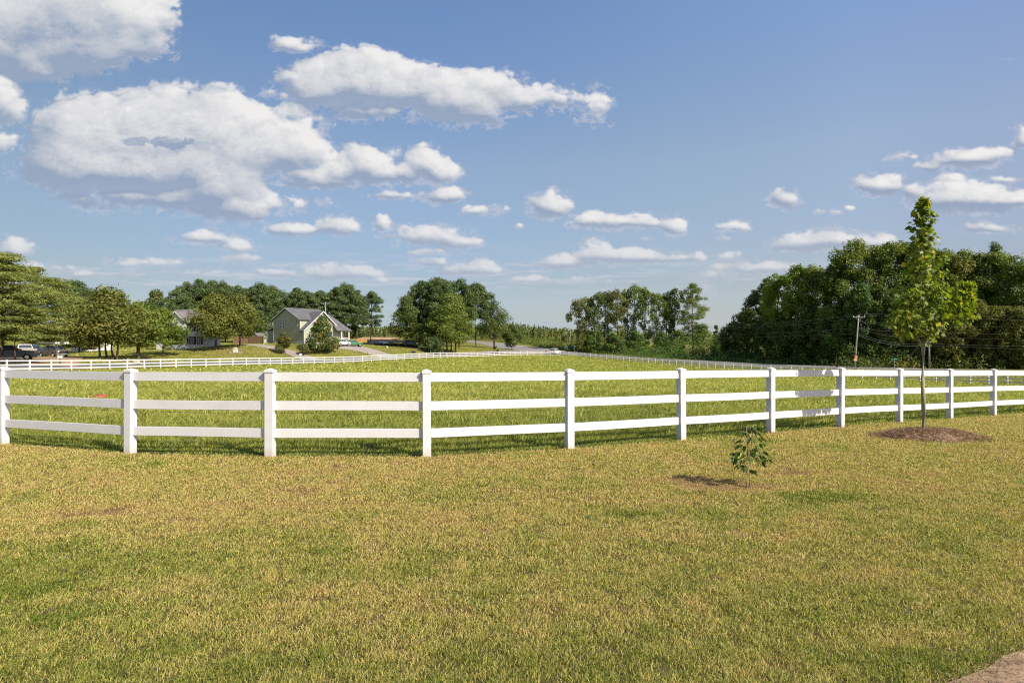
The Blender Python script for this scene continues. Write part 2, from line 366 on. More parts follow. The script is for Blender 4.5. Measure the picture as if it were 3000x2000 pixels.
MT['concrete'] = simple('pale_concrete', (.32, .28, .235), .9, .2, var=.10, scale=.5)
MT['gravel'] = simple('tan_gravel', (.34, .23, .14), .95, .1, var=.25, scale=.6)
MT['paint_w'] = simple('road_paint', (.7, .7, .68), .8, .2)
MT['bark'] = simple('brown_bark', (.10, .075, .055), .9, .1, var=.4, scale=4, bump=.6, stretch=(1, 1, .3))
MT['bark_pine'] = simple('pine_bark', (.13, .085, .06), .9, .1, var=.4, scale=3, stretch=(1, 1, .3))
MT['bark_young'] = simple('young_maple_bark', (.30, .28, .19), .8, .2, var=.3, scale=14, bump=.4, stretch=(1, 1, .25))
MT['pole'] = simple('weathered_pole_wood', (.30, .29, .26), .85, .2, var=.2, scale=3, stretch=(1, 1, .2))
MT['siding_g'] = simple('sage_siding', (.38, .40, .29), .7, .2, var=.04)
MT['siding_w'] = simple('white_siding', (.60, .61, .61), .7, .2, var=.04)
MT['trim'] = simple('white_trim', (.62, .62, .60), .6, .3, var=.03)
MT['shingle'] = simple('grey_shingles', (.125, .125, .135), .9, .15, var=.25, scale=1.2)
MT['shingle_b'] = simple('brown_grey_shingles', (.17, .155, .15), .9, .15, var=.2, scale=1.2)
MT['glass'] = simple('window_glass', (.03, .04, .05), .08, .6, var=.3)
MT['shutter'] = simple('dark_shutter', (.02, .025, .03), .6, .3)
MT['block'] = simple('white_foundation', (.40, .41, .40), .8, .2)
MT['wood_f'] = simple('brown_fence_boards', (.24, .16, .085), .85, .1, var=.25, scale=3, stretch=(4, 4, .4))
MT['tyre'] = simple('tyre_rubber', (.02, .02, .02), .8, .2)
MT['rim'] = simple('alloy_rim', (.55, .54, .52), .35, .5, metal=.6)
MT['black'] = simple('black_plastic', (.025, .025, .025), .5, .4)
MT['red_l'] = simple('red_lens', (.45, .02, .02), .25, .5)
MT['lamp_l'] = simple('clear_lens', (.75, .72, .66), .2, .6)
MT['chrome'] = simple('bright_metal', (.7, .7, .7), .25, .5, metal=.7)
for k, c in dict(white=(.62, .63, .64), green=(.03, .17, .06), dark=(.045, .05, .055), silver=(.36, .34, .32), bronze=(.17, .15, .135), blue=(.03, .12, .26)).items():
    MT['paint_'+k] = simple(k+'_car_paint', c, .3, .5, metal=(.25 if k in ('silver', 'bronze') else 0), var=.04)
MT['sign_g'] = simple('green_sign', (.01, .25, .16), .5, .4)
MT['sign_r'] = simple('red_sign', (.60, .10, .05), .6, .3)
MT['sign_t'] = simple('tan_sign', (.50, .34, .14), .7, .2)
MT['yellow'] = simple('yellow_guard', (.62, .36, .03), .5, .3)
MT['red'] = simple('red_plastic_lid', (.55, .03, .05), .4, .4, var=.2, scale=6)
MT['tan'] = simple('tan_tub', (.42, .33, .24), .6, .3)
MT['util'] = simple('pale_green_cabinet', (.50, .52, .33), .6, .3)
MT['stone'] = simple('grey_stone', (.32, .30, .27), .9, .1, var=.3, scale=5)
MT['mulch'] = simple('pine_straw_mulch', (.23, .145, .095), .95, .1, var=.6, scale=24, bump=1.0)
MT['dirt'] = simple('bare_dirt', (.32, .225, .145), .95, .1, var=.4, scale=14, bump=.8)
MT['tarp'] = simple('blue_tarp', (.16, .19, .24), .5, .4, var=.3, scale=1.5)
MT['lumber'] = simple('stacked_lumber', (.55, .30, .10), .8, .2, var=.3, scale=2)
MT['silt'] = simple('black_silt_fence', (.03, .028, .026), .8, .2)
MT['hyd'] = simple('rust_red_paint', (.28, .05, .03), .6, .3)

# leaves and grass
MT['maple'] = leafmat('maple_leaves', [(0, (0.0881, 0.1452, 0.018)), (0.4, (0.182, 0.2439, 0.0216)), (0.75, (0.3405, 0.3601, 0.036)), (1, (0.5332, 0.4414, 0.072))], .45, .14, 1.8, .45, .35)
MT['persimmon'] = leafmat('persimmon_leaves', [(0, (0.045, 0.0675, 0.0144)), (0.5, (0.0975, 0.1418, 0.024)), (0.85, (0.195, 0.27, 0.042)), (1, (0.45, 0.486, 0.096))], .25, .1, 6, .5, .22)
MT['decid_olive'] = leafmat('olive_leaves', [(0, (0.0825, 0.1064, 0.022)), (0.5, (0.1485, 0.168, 0.033)), (0.85, (0.22, 0.2128, 0.0495)), (1, (0.275, 0.2296, 0.0605))], .3, .2, .3)
MT['decid_green'] = leafmat('green_leaves', [(0, (0.0808, 0.1256, 0.0269)), (0.5, (0.15, 0.2063, 0.0371)), (1, (0.2996, 0.3048, 0.0579))], .3, .2, .3)
MT['decid_bright'] = leafmat('bright_green_leaves', [(0, (0.0929, 0.1502, 0.0203)), (0.5, (0.1775, 0.2431, 0.0338)), (1, (0.3042, 0.3432, 0.0507))], .35, .2, .3)
MT['decid_dark'] = leafmat('dark_green_leaves', [(0, (0.0478, 0.0793, 0.0227)), (0.5, (0.0956, 0.1373, 0.0302)), (1, (0.1992, 0.2212, 0.0491))], .3, .2, .2)
MT['kudzu'] = leafmat('vine_leaves', [(0, (0.0481, 0.0919, 0.024)), (0.5, (0.0858, 0.1555, 0.0343)), (1, (0.1716, 0.2447, 0.048))], .3, .2, .25)
MT['pine'] = leafmat('pine_needles', [(0, (0.0509, 0.092, 0.0373)), (0.5, (0.0979, 0.1512, 0.0512)), (1, (0.186, 0.2218, 0.0698))], .2, .2, .3)
MT['wpine'] = leafmat('white_pine_needles', [(0, (0.1187, 0.1631, 0.0519)), (0.5, (0.2138, 0.2596, 0.0661)), (1, (0.392, 0.3708, 0.1063))], .25, .25, .35)
MT['young_pine'] = leafmat('young_pine_needles', [(0, (0.0929, 0.1264, 0.0352)), (0.5, (0.1487, 0.1866, 0.0494)), (1, (0.2416, 0.2406, 0.0619))], .25, .3, .15)
MT['cypress'] = leafmat('cypress_leaves', [(0, (0.1006, 0.1575, 0.024)), (0.5, (0.1725, 0.2297, 0.03)), (1, (0.2731, 0.3084, 0.045))], .35, .2, .5)
MT['magnolia'] = leafmat('magnolia_leaves', [(0, (0.0406, 0.0751, 0.0169)), (0.5, (0.0858, 0.1365, 0.027)), (0.8, (0.2028, 0.2048, 0.0507)), (1, (0.4056, 0.2594, 0.1014))], .15, .1, .8, .28, .5)
MT['myrtle'] = leafmat('myrtle_leaves', [(0, (0.0715, 0.104, 0.0257)), (0.6, (0.1358, 0.156, 0.04)), (0.85, (0.2288, 0.169, 0.0715)), (1, (0.3718, 0.0975, 0.0858))], .3, .15, 1.2)
MT['flower'] = leafmat('pink_red_blossom', [(0, (.35, .04, .06)), (1, (.5, .09, .11))], .3, .1, 1)
MT['conifer_r'] = leafmat('brown_tinged_shrub', [(0, (.08, .07, .025)), (1, (.20, .15, .06))], .25, .1, 2)
MT['lawn'] = leafmat('lawn_blades', [(0, (0.1305, 0.2004, 0.0234)), (0.22, (0.2217, 0.2736, 0.0391)), (0.45, (0.4435, 0.414, 0.1106)), (0.68, (0.6365, 0.5141, 0.1953)), (0.86, (0.5766, 0.4313, 0.1893)), (1, (0.453, 0.2839, 0.1352))], .30, 0, 1, .6, .2)
MT['past'] = leafmat('pasture_blades', [(0, (0.182, 0.2303, 0.0502)), (0.35, (0.317, 0.3512, 0.0777)), (0.7, (0.4814, 0.4606, 0.1192)), (1, (0.5871, 0.5066, 0.2007))], .35, 0, 1, .6, .2)
MT['straw'] = leafmat('straw_needles', [(0, (.10, .06, .035)), (.5, (.25, .155, .09)), (1, (.42, .28, .17))], .15, .1, 2, .7, .2)

# ------------------------------------------------------------------ terrain
FPX = [20.0,87.0,150.0,209.0,266.6,320.7,372.0,421.7,469.6,515.0,560.0,603.0,643.6,681.9,721.4,758.7,791.3,824.0,857.0,889.0,920.0,950.0,979.6,1007.0,1034.7,1061.0,1087.8,1113.0,1137.0,1160.7,1183.7,1206.0,1227.5,1249.0,1269.6,1289.5,1309.0,1329.0,1346.7,1364.8,1381.9,1399.0,1415.0,1431.6,1448.0,1463.5,1479.0,1494.0,1509.0,1525.0,1545.0,1564.0,1587.5,1613.5,1640.6,1666.0,1689.5,1711.0,1729.6,1745.0,1760.0,1776.8,1792.6,1809.4,1826.0,1843.6,1862.0,1880.6,1899.7,1919.4,1939.8,1960.2,1981.6,2003.6,2026.0,2048.5,2071.4,2096.0,2121.6,2147.5,2173.5,2201.0,2229.0,2258.0,2287.4,2317.6,2350.8,2384.4,2418.0,2453.0,2489.0,2526.0,2566.0,2608.0,2650.0,2695.6,2742.0,2791.0,2842.7,2896.0,2951.5,3011,3074]
FY = [60.8,63.2,65.6,68.0,70.4,72.8,75.1,77.4,79.7,82.0,84.3,86.5,88.8,91.0,93.2,95.4,97.6,99.8,102.0,104.1,106.3,108.4,110.5,112.5,114.6,116.7,118.7,120.8,122.8,124.9,126.9,129.0,131.0,133.0,135.0,137.0,139.0,141.1,143.1,145.1,147.1,149.1,151.1,153.1,155.1,157.1,159.1,161.1,163.0,164.7,166.1,167.1,167.7,167.8,167.5,166.9,165.8,164.4,162.8,160.8,158.7,156.5,154.3,152.1,150.0,147.8,145.7,143.5,141.4,139.2,137.1,134.9,132.7,130.5,128.3,126.1,123.9,121.7,119.4,117.2,115.0,112.7,110.4,108.2,105.9,103.6,101.3,99.0,96.7,94.3,92.0,89.6,87.3,84.9,82.5,80.1,77.7,75.3,72.9,70.5,68.1,65.7,63.3]
# near fence posts: pixel x, depth, drop of the ground below the eye
NP_ = [(-445,10.6,1.78),(9,9.97,1.80),(381.6,9.05,1.79),(791.8,8.72,1.775),(1250.3,8.80,1.79),(1668.5,9.612,1.82),(1996.5,10.664,1.855),(2258,11.771,1.898),(2462,12.95,1.95),(2634,14.12,2.02),(2782,15.273,2.091),(2909.4,16.425,2.152),(3020,17.55,2.22),(3117,18.65,2.29)]
def wp(px, Y): return ((px-1500)/F*Y, Y)
ctl = []   # (px, drop, Y)
for p in NP_: ctl.append((p[0], p[2], p[1]))
def cy(px, y, Y): ctl.append((px, (y-1000)/F*Y, Y))
for px, y in ((87,1089),(209,1086),(320,1083.5),(421,1080.5),(515,1077.5),(603,1075),(721,1071.4),(824,1069),(950,1065.5),(1088,1059.5),(1206,1052.5),(1290,1048.4),(1381.9,1046.5),(1479,1043),(1545,1042),(1613,1042),(1666,1043),(1711,1046),(1760,1052),(1826,1058.5),(1900,1063),(1982,1071),(2071,1078),(2147,1082),(2258,1089),(2384,1098),(2489,1104.5),(2608,1111),(2742,1119.5),(2896,1125.6),(3011,1130)):
    cy(px, y, float(np.interp(px, FPX, FY)))
for px, y, Y in ((45,1056,72),(160,1045,95),(-200,1060,72),(330,1050,90),(483,1040,108),(260,1028,130),(540,1020,124),(640,1023,118),(700,1015,122),(700,1008,142),(800,1006,141),(880,1007,134),(830,1036,122),(945,1027,128),(1003,1012.5,137),(1040,1014,140),(1060,1029,133),(1133,1020,146),(1200,1032,146),(1185,1018,165),(1260,1022,162),(1430,1019,182),(1100,990,230),(1300,1006,215),
    (60,1078.5,67),(120,1072,72),(600,1066,98),(600,1060,104),(900,1061,113),(900,1056,118),(1100,1053,124.5),(1100,1050,129.5),(1300,1044,147),(1300,1040.5,153),
    (1130,1042,134),(1000,1022,133),(850,1030,126),(910,1052,121.5),(1240,1030,152),(1470,1032,176),
    (1380,996,270),(1450,1003.5,235),(1510,1011,218),(1590,1020,205),(1650,1028,200),(1700,1033,196),(1800,1041,180),(1380,1004,240),(1450,1019,205),(1516,1028,187),(2000,1060,143),(2000,1054,152),(2250,1077,124),(2250,1066,138),(2500,1080,114),(2500,1073,124),(2700,1084,105),(2700,1080,113),(2900,1089,95),(2900,1083.5,104),(3100,1090,90),
    (1600,1003,235),(1750,1028,205),(1900,1036,192),(2050,1045,180),(2250,1060,160),(2500,1070,140),(2800,1078,128),(3000,1080,120),
    (200,995,200),(600,990,220),(-300,1040,120),(900,985,260),(1500,990,330),(2000,1010,300),(2600,1040,260)):
    cy(px, y, Y)
for X, Y, d in ((0,2.5,1.80),(-5,4,1.80),(6,4,1.80),(0,6,1.80),(-6,7,1.80),(5,7.5,1.81),(9,11.5,1.90),(0,-8,1.82),(-12,-5,1.82),(12,-5,1.84),(16,5,1.9),(-16,6,1.8),(14,12,2.0),(22,14,2.3)):
    ctl.append((X, d, Y, 1))
CP = np.array([((c[0] if len(c) > 3 else wp(c[0], c[2])[0]), c[2], EYE-c[1]) for c in ctl])
SC = 100.0
def _phi(r2): return np.where(r2 > 1e-12, .5*r2*np.log(r2+1e-12), 0)
_P = CP[:, :2]/SC; _n = len(_P)
_A = np.zeros((_n+3, _n+3)); _A[:_n, :_n] = _phi(((_P[:, None]-_P[None])**2).sum(-1))+np.eye(_n)*6e-5
_A[:_n, _n] = 1; _A[:_n, _n+1:] = _P; _A[_n, :_n] = 1; _A[_n+1:, :_n] = _P.T
_W = np.linalg.solve(_A, np.concatenate([CP[:, 2], np.zeros(3)]))
def g(X, Y):
    X = np.atleast_1d(np.asarray(X, float)); Y = np.atleast_1d(np.asarray(Y, float)); z = np.empty(X.shape); fx = X.ravel()/SC; fy = Y.ravel()/SC; zz = np.empty(fx.shape)
    for a in range(0, len(fx), 60000):
        x = fx[a:a+60000]; y = fy[a:a+60000]
        r2 = (x[:, None]-_P[None, :, 0])**2+(y[:, None]-_P[None, :, 1])**2
        zz[a:a+60000] = _phi(r2) @ _W[:_n]+_W[_n]+x*_W[_n+1]+y*_W[_n+2]
    z = zz.reshape(X.shape)
    r = np.hypot(X, Y-60); w = sstep(230, 420, r)
    wb = sstep(10, 45, -Y)
    z = z*(1-w)+(-1.0)*w
    return z*(1-wb)+0*wb
def gz(X, Y): return float(g(X, Y)[0])
NPX = np.array([p[0] for p in NP_]); NPY = np.array([p[1] for p in NP_])
def near_y(px): return np.interp(px, NPX, NPY)
def far_y(px): return np.interp(px, FPX, FY, left=55, right=60)
def pxof(X, Y): return 1500+F*X/np.maximum(Y, .1)
def lawn_mix(X, Y):
    """how dry the lawn is, 0 green .. 1 straw"""
    a = .52+.13*fbm(X/1.7, Y/1.1, 4, 11)+.17*fbm(X/.45, Y/.3, 4, 12)+.10*fbm(X/5, Y/4, 2, 15)
    a -= .05*sstep(6, 2.6, Y)                       # greener towards the path
    a += .10*sstep(5.5, 8.5, Y)
    def spot(px, py, dy, rx, ry, amt):
        x, y = wp(px, dy); return amt*np.exp(-((X-x)/rx)**2-((Y-y)/ry)**2)
    a = a+spot(260,0,6.0,.9,.25,.20)+spot(1320,0,5.3,.8,.3,.16)+spot(2190,0,6.95,.62,.24,.42)+spot(2040,0,7.3,.5,.3,.3)+spot(2350,0,7.8,.6,.25,.3)
    a = a+.15*sstep(.45, .9, fbm(X/.9, Y/.55, 4, 18))
    a = a-spot(2390,0,6.6,.75,.28,.42)-spot(2240,0,6.0,.5,.2,.15)-spot(330,0,4.3,1.0,.5,.13)-spot(60,0,4.4,.8,.6,.12)-spot(1850,0,5.9,1.0,.2,.22)
    return a
# the ground sheet
rr = np.concatenate([[0.0], np.geomspace(.8, 3500, 260)]); aa = np.radians(np.arange(0, 360, 1.0))
aa = np.concatenate([np.radians(np.linspace(40, 140, 300, endpoint=False)), np.radians(np.linspace(140, 400, 160, endpoint=False))])
RR, AA = np.meshgrid(rr, aa, indexing='ij'); GX = RR*np.cos(AA); GY = RR*np.sin(AA); GZ = g(GX, GY)
px = pxof(GX, GY)
front = GY > 0
inpast = front & (GY > near_y(px)+.02) & (GY < far_y(px)) & (px > -1500) & (px < 4500)
islawn = ~inpast & (np.hypot(GX, GY) < 40) & ((GY < near_y(px)+.1) | ~front)
lm = np.clip(lawn_mix(GX, GY), 0, 1)[..., None]
base = np.where(islawn[..., None], np.array([.085, .080, .028])*(1-lm)+np.array([.20, .135, .060])*lm**2, 0)
pn = np.clip(.5+.35*fbm(GX/9, GY/9, 4, 21), 0, 1)[..., None]
past = np.array([.135, .185, .018])*(1-pn)+np.array([.26, .275, .040])*pn
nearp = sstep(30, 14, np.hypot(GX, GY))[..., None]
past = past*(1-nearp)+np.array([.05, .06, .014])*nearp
yn = np.clip(.5+.4*fbm(GX/6, GY/6, 4, 22), 0, 1)[..., None]
yard = np.array([.105, .13, .018])*(1-yn)+np.array([.26, .215, .055])*yn
def gspot(px_, Y_, rx, ry, col, amt):
    global yard
    x, y = wp(px_, Y_); w = (amt*np.exp(-(((GX-x)/rx)**2+((GY-y)/ry)**2)**1.5))[..., None]
    w = np.clip(w*(1+.5*fbm(GX/2.5, GY/2.5, 4, 44)[..., None]), 0, 1)
    yard = yard*(1-w)+np.array(col)*w
gspot(440, 98, 7, 3.0, (.36, .22, .12), .9); gspot(330, 88, 9, 4, (.17, .10, .06), .85); gspot(640, 118, 8, 5, (.17, .12, .06), .6)
gspot(1215, 160, 8, 5, (.35, .22, .12), .8); gspot(1290, 158, 10, 4, (.22, .18, .07), .7); gspot(30, 74, 14, 5, (.26, .16, .09), .9)
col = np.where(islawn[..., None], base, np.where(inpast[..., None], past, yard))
cols = np.concatenate([col, np.ones(col.shape[:2]+(1,))], -1)
nr, na = RR.shape
idx = np.arange(nr*na).reshape(nr, na)
q = np.stack([idx[:-1], np.roll(idx, -1, 1)[:-1], np.roll(idx, -1, 1)[1:], idx[1:]], -1)[..., :].reshape(-1, 4)
mg, t, o_ = mat_new('ground_soil_and_turf')
at = t.nodes.new('ShaderNodeAttribute'); at.attribute_name = 'tint'
ge = t.nodes.new('ShaderNodeNewGeometry'); n1 = t.nodes.new('ShaderNodeTexNoise'); n1.inputs['Scale'].default_value = 1.3; n1.inputs['Detail'].default_value = 9; n1.inputs['Roughness'].default_value = .7
t.links.new(ge.outputs['Position'], n1.inputs[0])
mr = t.nodes.new('ShaderNodeMapRange'); mr.inputs[1].default_value = .3; mr.inputs[2].default_value = .7; mr.inputs[3].default_value = .6; mr.inputs[4].default_value = 1.4
t.links.new(n1.outputs[0], mr.inputs[0])
vm = t.nodes.new('ShaderNodeVectorMath'); vm.operation = 'SCALE'; t.links.new(at.outputs['Color'], vm.inputs[0]); t.links.new(mr.outputs[0], vm.inputs['Scale'])
b = pbsdf(t, .95, .1); t.links.new(vm.outputs[0], b.inputs['Base Color'])
bp = t.nodes.new('ShaderNodeBump'); bp.inputs['Strength'].default_value = .8; bp.inputs['Distance'].default_value = .05; t.links.new(n1.outputs[0], bp.inputs['Height']); t.links.new(bp.outputs[0], b.inputs['Normal'])
t.links.new(b.outputs[0], o_.inputs[0])
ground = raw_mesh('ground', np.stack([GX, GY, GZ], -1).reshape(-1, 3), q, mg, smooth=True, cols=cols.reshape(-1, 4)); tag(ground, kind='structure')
from mathutils.bvhtree import BVHTree
_bvh = BVHTree.FromPolygons([tuple(v) for v in np.stack([GX, GY, GZ], -1).reshape(-1, 3).tolist()], [tuple(f) for f in q.tolist()])
def gm(X, Y):
    h = _bvh.ray_cast(Vector((X, Y, 200)), Vector((0, 0, -1)))
    return h[0].z if h[0] is not None else gz(X, Y)
def P(px, Y, dz=0.0):
    x, y = wp(px, Y); return Vector((x, y, gm(x, y)+dz))

# ------------------------------------------------------------------ road surfaces laid on the ground
def sheet(name, near, far, mat, lift=.05, n=90, m=5, label=None):
    """near, far: lists of (px, Y) along the two edges"""
    def res(e):
        e = np.array([wp(*q) for q in e]); s = np.concatenate([[0], np.cumsum(np.hypot(*np.diff(e, axis=0).T))]); u = np.linspace(0, s[-1], n)
        # smooth the polyline
        x = np.interp(u, s, e[:, 0]); y = np.interp(u, s, e[:, 1]); k = np.array([1, 2, 3, 2, 1])/9.
        for _ in range(3):
            xs = np.convolve(np.pad(x, 2, mode='edge'), k, 'valid'); ys = np.convolve(np.pad(y, 2, mode='edge'), k, 'valid'); xs[0], xs[-1], ys[0], ys[-1] = x[0], x[-1], y[0], y[-1]; x, y = xs, ys
        return np.stack([x, y], -1)
    A, B_ = res(near), res(far); vs = []
    for i in range(n):
        for j in range(m):
            p = A[i]*(1-j/(m-1))+B_[i]*(j/(m-1)); vs.append((p[0], p[1], gm(p[0], p[1])+lift))
    fs = [(i*m+j, i*m+j+1, (i+1)*m+j+1, (i+1)*m+j) for i in range(n-1) for j in range(m-1)]
    # skirt down into the ground
    ring = [i*m for i in range(n)]+[(n-1)*m+j for j in range(1, m)]+[i*m+m-1 for i in range(n-2, -1, -1)]+[j for j in range(m-2, 0, -1)]
    b0 = len(vs); vs += [(vs[i][0], vs[i][1], vs[i][2]-.35) for i in ring]
    k = len(ring); fs += [(ring[i], ring[(i+1) % k], b0+(i+1) % k, b0+i) for i in range(k)]
    mb = MB(); mb.add(vs, fs); o = mb.build(name, mat, smooth=False); tag(o, kind='structure')
    return A, B_, o
hw_near = [(1340,262),(1380,240),(1450,205),(1516,187),(1570,180),(1680,176),(1800,165),(2000,143),(2250,124),(2500,114),(2700,105),(2900,95),(3100,85),(3400,70)]
hw_far = [(1340,300),(1380,270),(1450,235),(1510,218),(1590,205),(1650,200),(1700,196),(1800,180),(2000,152),(2250,138),(2500,124),(2700,113),(2900,104),(3100,94),(3400,79)]
hA, hB, _o = sheet('highway', hw_near, hw_far, MT['asphalt'], .06, 140, 6)
ln_near = [(-900,44),(-300,56),(60,67),(300,76),(600,98),(900,113),(1100,124.5),(1300,147),(1450,168),(1560,181)]
ln_far = [(-900,47),(-300,59),(120,72),(330,82),(600,104),(900,118),(1100,129.5),(1300,152),(1440,176),(1500,189)]
sheet('lane', ln_near, ln_far, MT['asphalt2'], .04, 120, 4)
sheet('concrete_driveway', [(955,131.5),(1000,133),(1060,132.5),(1135,130.6)], [(965,143),(1052,142),(1120,138),(1190,134)], MT['concrete'], .07, 40, 4)
sheet('gravel_driveway', [(690,127),(770,125.5),(840,122.5),(885,118.6)], [(690,131.5),(790,129.5),(875,126),(945,121)], MT['concrete'], .07, 40, 4)
sheet('dirt_parking', [(-120,68.5),(60,70.6),(150,73.3),(225,75)], [(-120,84),(60,92),(190,99),(250,90)], MT['gravel'], .05, 40, 5)
# painted edge line along the highway
mbl = MB()
for i in range(30, 138):
    a = hB[i]*.94+hA[i]*.06; b2 = hB[i+1]*.94+hA[i+1]*.06; c = hB[i+1]*.915+hA[i+1]*.085; d = hB[i]*.915+hA[i]*.085
    mbl.add([(p[0], p[1], gm(p[0], p[1])+.085) for p in (a, b2, c, d)], [(0, 1, 2, 3)])
tag(mbl.build('road_marking', MT['paint_w']), kind='structure')
# bare path at the lower right corner
mb = MB(); NX, NY = 26, 20
rsd = np.random.RandomState(3)
def dirt_edge(Y): return 2.30+(Y-2.99)*2.05+.05*math.sin(Y*23)+.04*math.sin(Y*51)
vs = []
for j in range(NY):
    Y = 1.2+ (3.35-1.2)*j/(NY-1)
    for i in range(NX):
        x0 = dirt_edge(Y); X = x0+(7.5-x0)*(i/(NX-1))**1.6; vs.append((X, Y, gm(X, Y)+.006))
mb.add(vs, [(j*NX+i, j*NX+i+1, (j+1)*NX+i+1, (j+1)*NX+i) for j in range(NY-1) for i in range(NX-1)])
tag(mb.build('dirt_path', MT['dirt']), kind='structure')
# ------------------------------------------------------------------ near vinyl fence
POSTH = 1.32
def post_mb(w=.127, h=POSTH, dz=.25): return MB().box(-w/2, w/2, -w/2, w/2, -dz, h)
def cap_mb(w=.146):
    h = w/2; mb = MB(); z0, z1, z2 = POSTH-.022, POSTH+.014, POSTH+.046
    vs = [(-h,-h,z0),(h,-h,z0),(h,h,z0),(-h,h,z0),(-h,-h,z1),(h,-h,z1),(h,h,z1),(-h,h,z1),(-h*.86,-h*.86,z1+.004),(h*.86,-h*.86,z1+.004),(h*.86,h*.86,z1+.004),(-h*.86,h*.86,z1+.004),(0,0,z2)]
    fs = [(0,1,5,4),(1,2,6,5),(2,3,7,6),(3,0,4,7),(4,5,9,8),(5,6,10,9),(6,7,11,10),(7,4,8,11),(8,9,12),(9,10,12),(10,11,12),(11,8,12),(0,3,2,1)]
    return mb.add(vs, fs)
posts = []
for px_, Y, D in NP_:
    X, Y = wp(px_, Y); posts.append((X, Y, EYE-D))
fence = tag(empty('white_fence', (posts[4][0], posts[4][1], posts[4][2])), 'nearest white three-rail vinyl fence crossing the lawn edge in front of the pasture', 'fence')
fo = Vector(fence.location)
pm = cm = None; rsf = random.Random(4)
def heading(i):
    a = posts[max(i-1, 0)]; b = posts[min(i+1, len(posts)-1)]; return math.atan2(b[1]-a[1], b[0]-a[0])
for i, (X, Y, Z) in enumerate(posts):
    if pm is None:
        p = post_mb().build('post', MT['vinyl'], fence, bevel=.004); c = cap_mb().build('post_cap', MT['vinyl'], p, bevel=.002); pm, cm = p, c
    else:
        p = pm.copy(); c = cm.copy(); C.objects.link(p); C.objects.link(c); p.parent = fence; c.parent = p
    p.location = Vector((X, Y, Z))-fo; p.rotation_euler = (R(rsf.uniform(-.5, .5)), R(rsf.uniform(-.4, .4)), heading(i))
RH = [(1.233, .070), (.789, .070), (.366, .070)]
for i in range(len(posts)-1):
    a = Vector(posts[i]); b = Vector(posts[i+1]); d = b-a; hd = math.atan2(d.y, d.x); Lh = math.hypot(d.x, d.y); sl_ = d.z/Lh
    for hc, hh in RH:
        mb = MB(); n = 8; x0, x1 = .050, Lh-.050; vs = []
        sag = rsf.uniform(-.006, .004)
        for k in range(n+1):
            x = x0+(x1-x0)*k/n; z = hc+x*sl_+sag*4*(k/n)*(1-k/n)
            for yy, zz in ((-.019, -hh), (.019, -hh), (.019, hh), (-.019, hh)): vs.append((x, yy, z+zz))
        fs = [(k*4+j, k*4+(j+1) % 4, k*4+4+(j+1) % 4, k*4+4+j) for k in range(n) for j in range(4)]+[(3, 2, 1, 0), (n*4, n*4+1, n*4+2, n*4+3)]
        mb.add(vs, fs); o = mb.build('rail', MT['vinyl'], fence, bevel=.003); o.location = a-fo; o.rotation_euler = (0, 0, hd)
w = MB(); pts = []
for i in range(len(posts)):
    nx, ny = -math.sin(heading(i)), math.cos(heading(i))
    pts.append(Vector(posts[i])+Vector((nx*.10, ny*.10, .665)))
    if i < len(posts)-1:
        nx2, ny2 = -math.sin(heading(i+1)), math.cos(heading(i+1)); q = Vector(posts[i+1])+Vector((nx2*.10, ny2*.10, .665)); pts.append((pts[-1]+q)/2-Vector((0, 0, .012)))
w.tube([p-fo for p in pts], .0022, 4); w.build('wire', MT['wire'], fence)

# ------------------------------------------------------------------ far fence, left run and right run
def far_fence(lo, hi, label, rail_label=None):
    P0 = P(FPX[lo], FY[lo]); f = tag(empty('white_fence', P0), label, 'fence', 'far white fences round the pasture')
    pts = ([P(-134, 55.8), P(-55, 58.3)] if lo == 0 else [])+[P(FPX[i], FY[i]) for i in range(lo, hi+1)]
    pmesh = None
    for k, p in enumerate(pts):
        a = pts[max(k-1, 0)]; b = pts[min(k+1, len(pts)-1)]; hd = math.atan2(b.y-a.y, b.x-a.x)
        if pmesh is None:
            mb = MB().box(-.064, .064, -.064, .064, -.3, 1.32); h = .074
            mb.add([(-h,-h,1.321),(h,-h,1.321),(h,h,1.321),(-h,h,1.321),(0,0,1.37)], [(0,1,4),(1,2,4),(2,3,4),(3,0,4)])
            o = pmesh = mb.build('post', MT['vinyl_far'], f)
        else: o = pmesh.copy(); C.objects.link(o); o.parent = f
        o.location = p-P0; o.rotation_euler = (0, 0, hd)
    for hc, hh in RH:
        mb = MB()
        vs = []
        for k, p in enumerate(pts):
            a = pts[max(k-1, 0)]; b = pts[min(k+1, len(pts)-1)]; hd = math.atan2(b.y-a.y, b.x-a.x); nn = Vector((-math.sin(hd), math.cos(hd), 0))*.03
            for sgn, zz in ((-1, -hh), (1, -hh), (1, hh), (-1, hh)): vs.append(p-P0+nn*sgn+Vector((0, 0, hc+zz)))
        n = len(pts)-1
        fs = [(k*4+j, k*4+(j+1) % 4, k*4+4+(j+1) % 4, k*4+4+j) for k in range(n) for j in range(4)]+[(3, 2, 1, 0), (n*4, n*4+1, n*4+2, n*4+3)]
        mb.add(vs, fs); mb.build('rail', MT['vinyl_far'], f)
    return f
far_fence(0, 54, 'far white rail fence along the lane on the left side of the pasture')
far_fence(55, 102, 'far white rail fence falling away beside the highway on the right of the pasture')

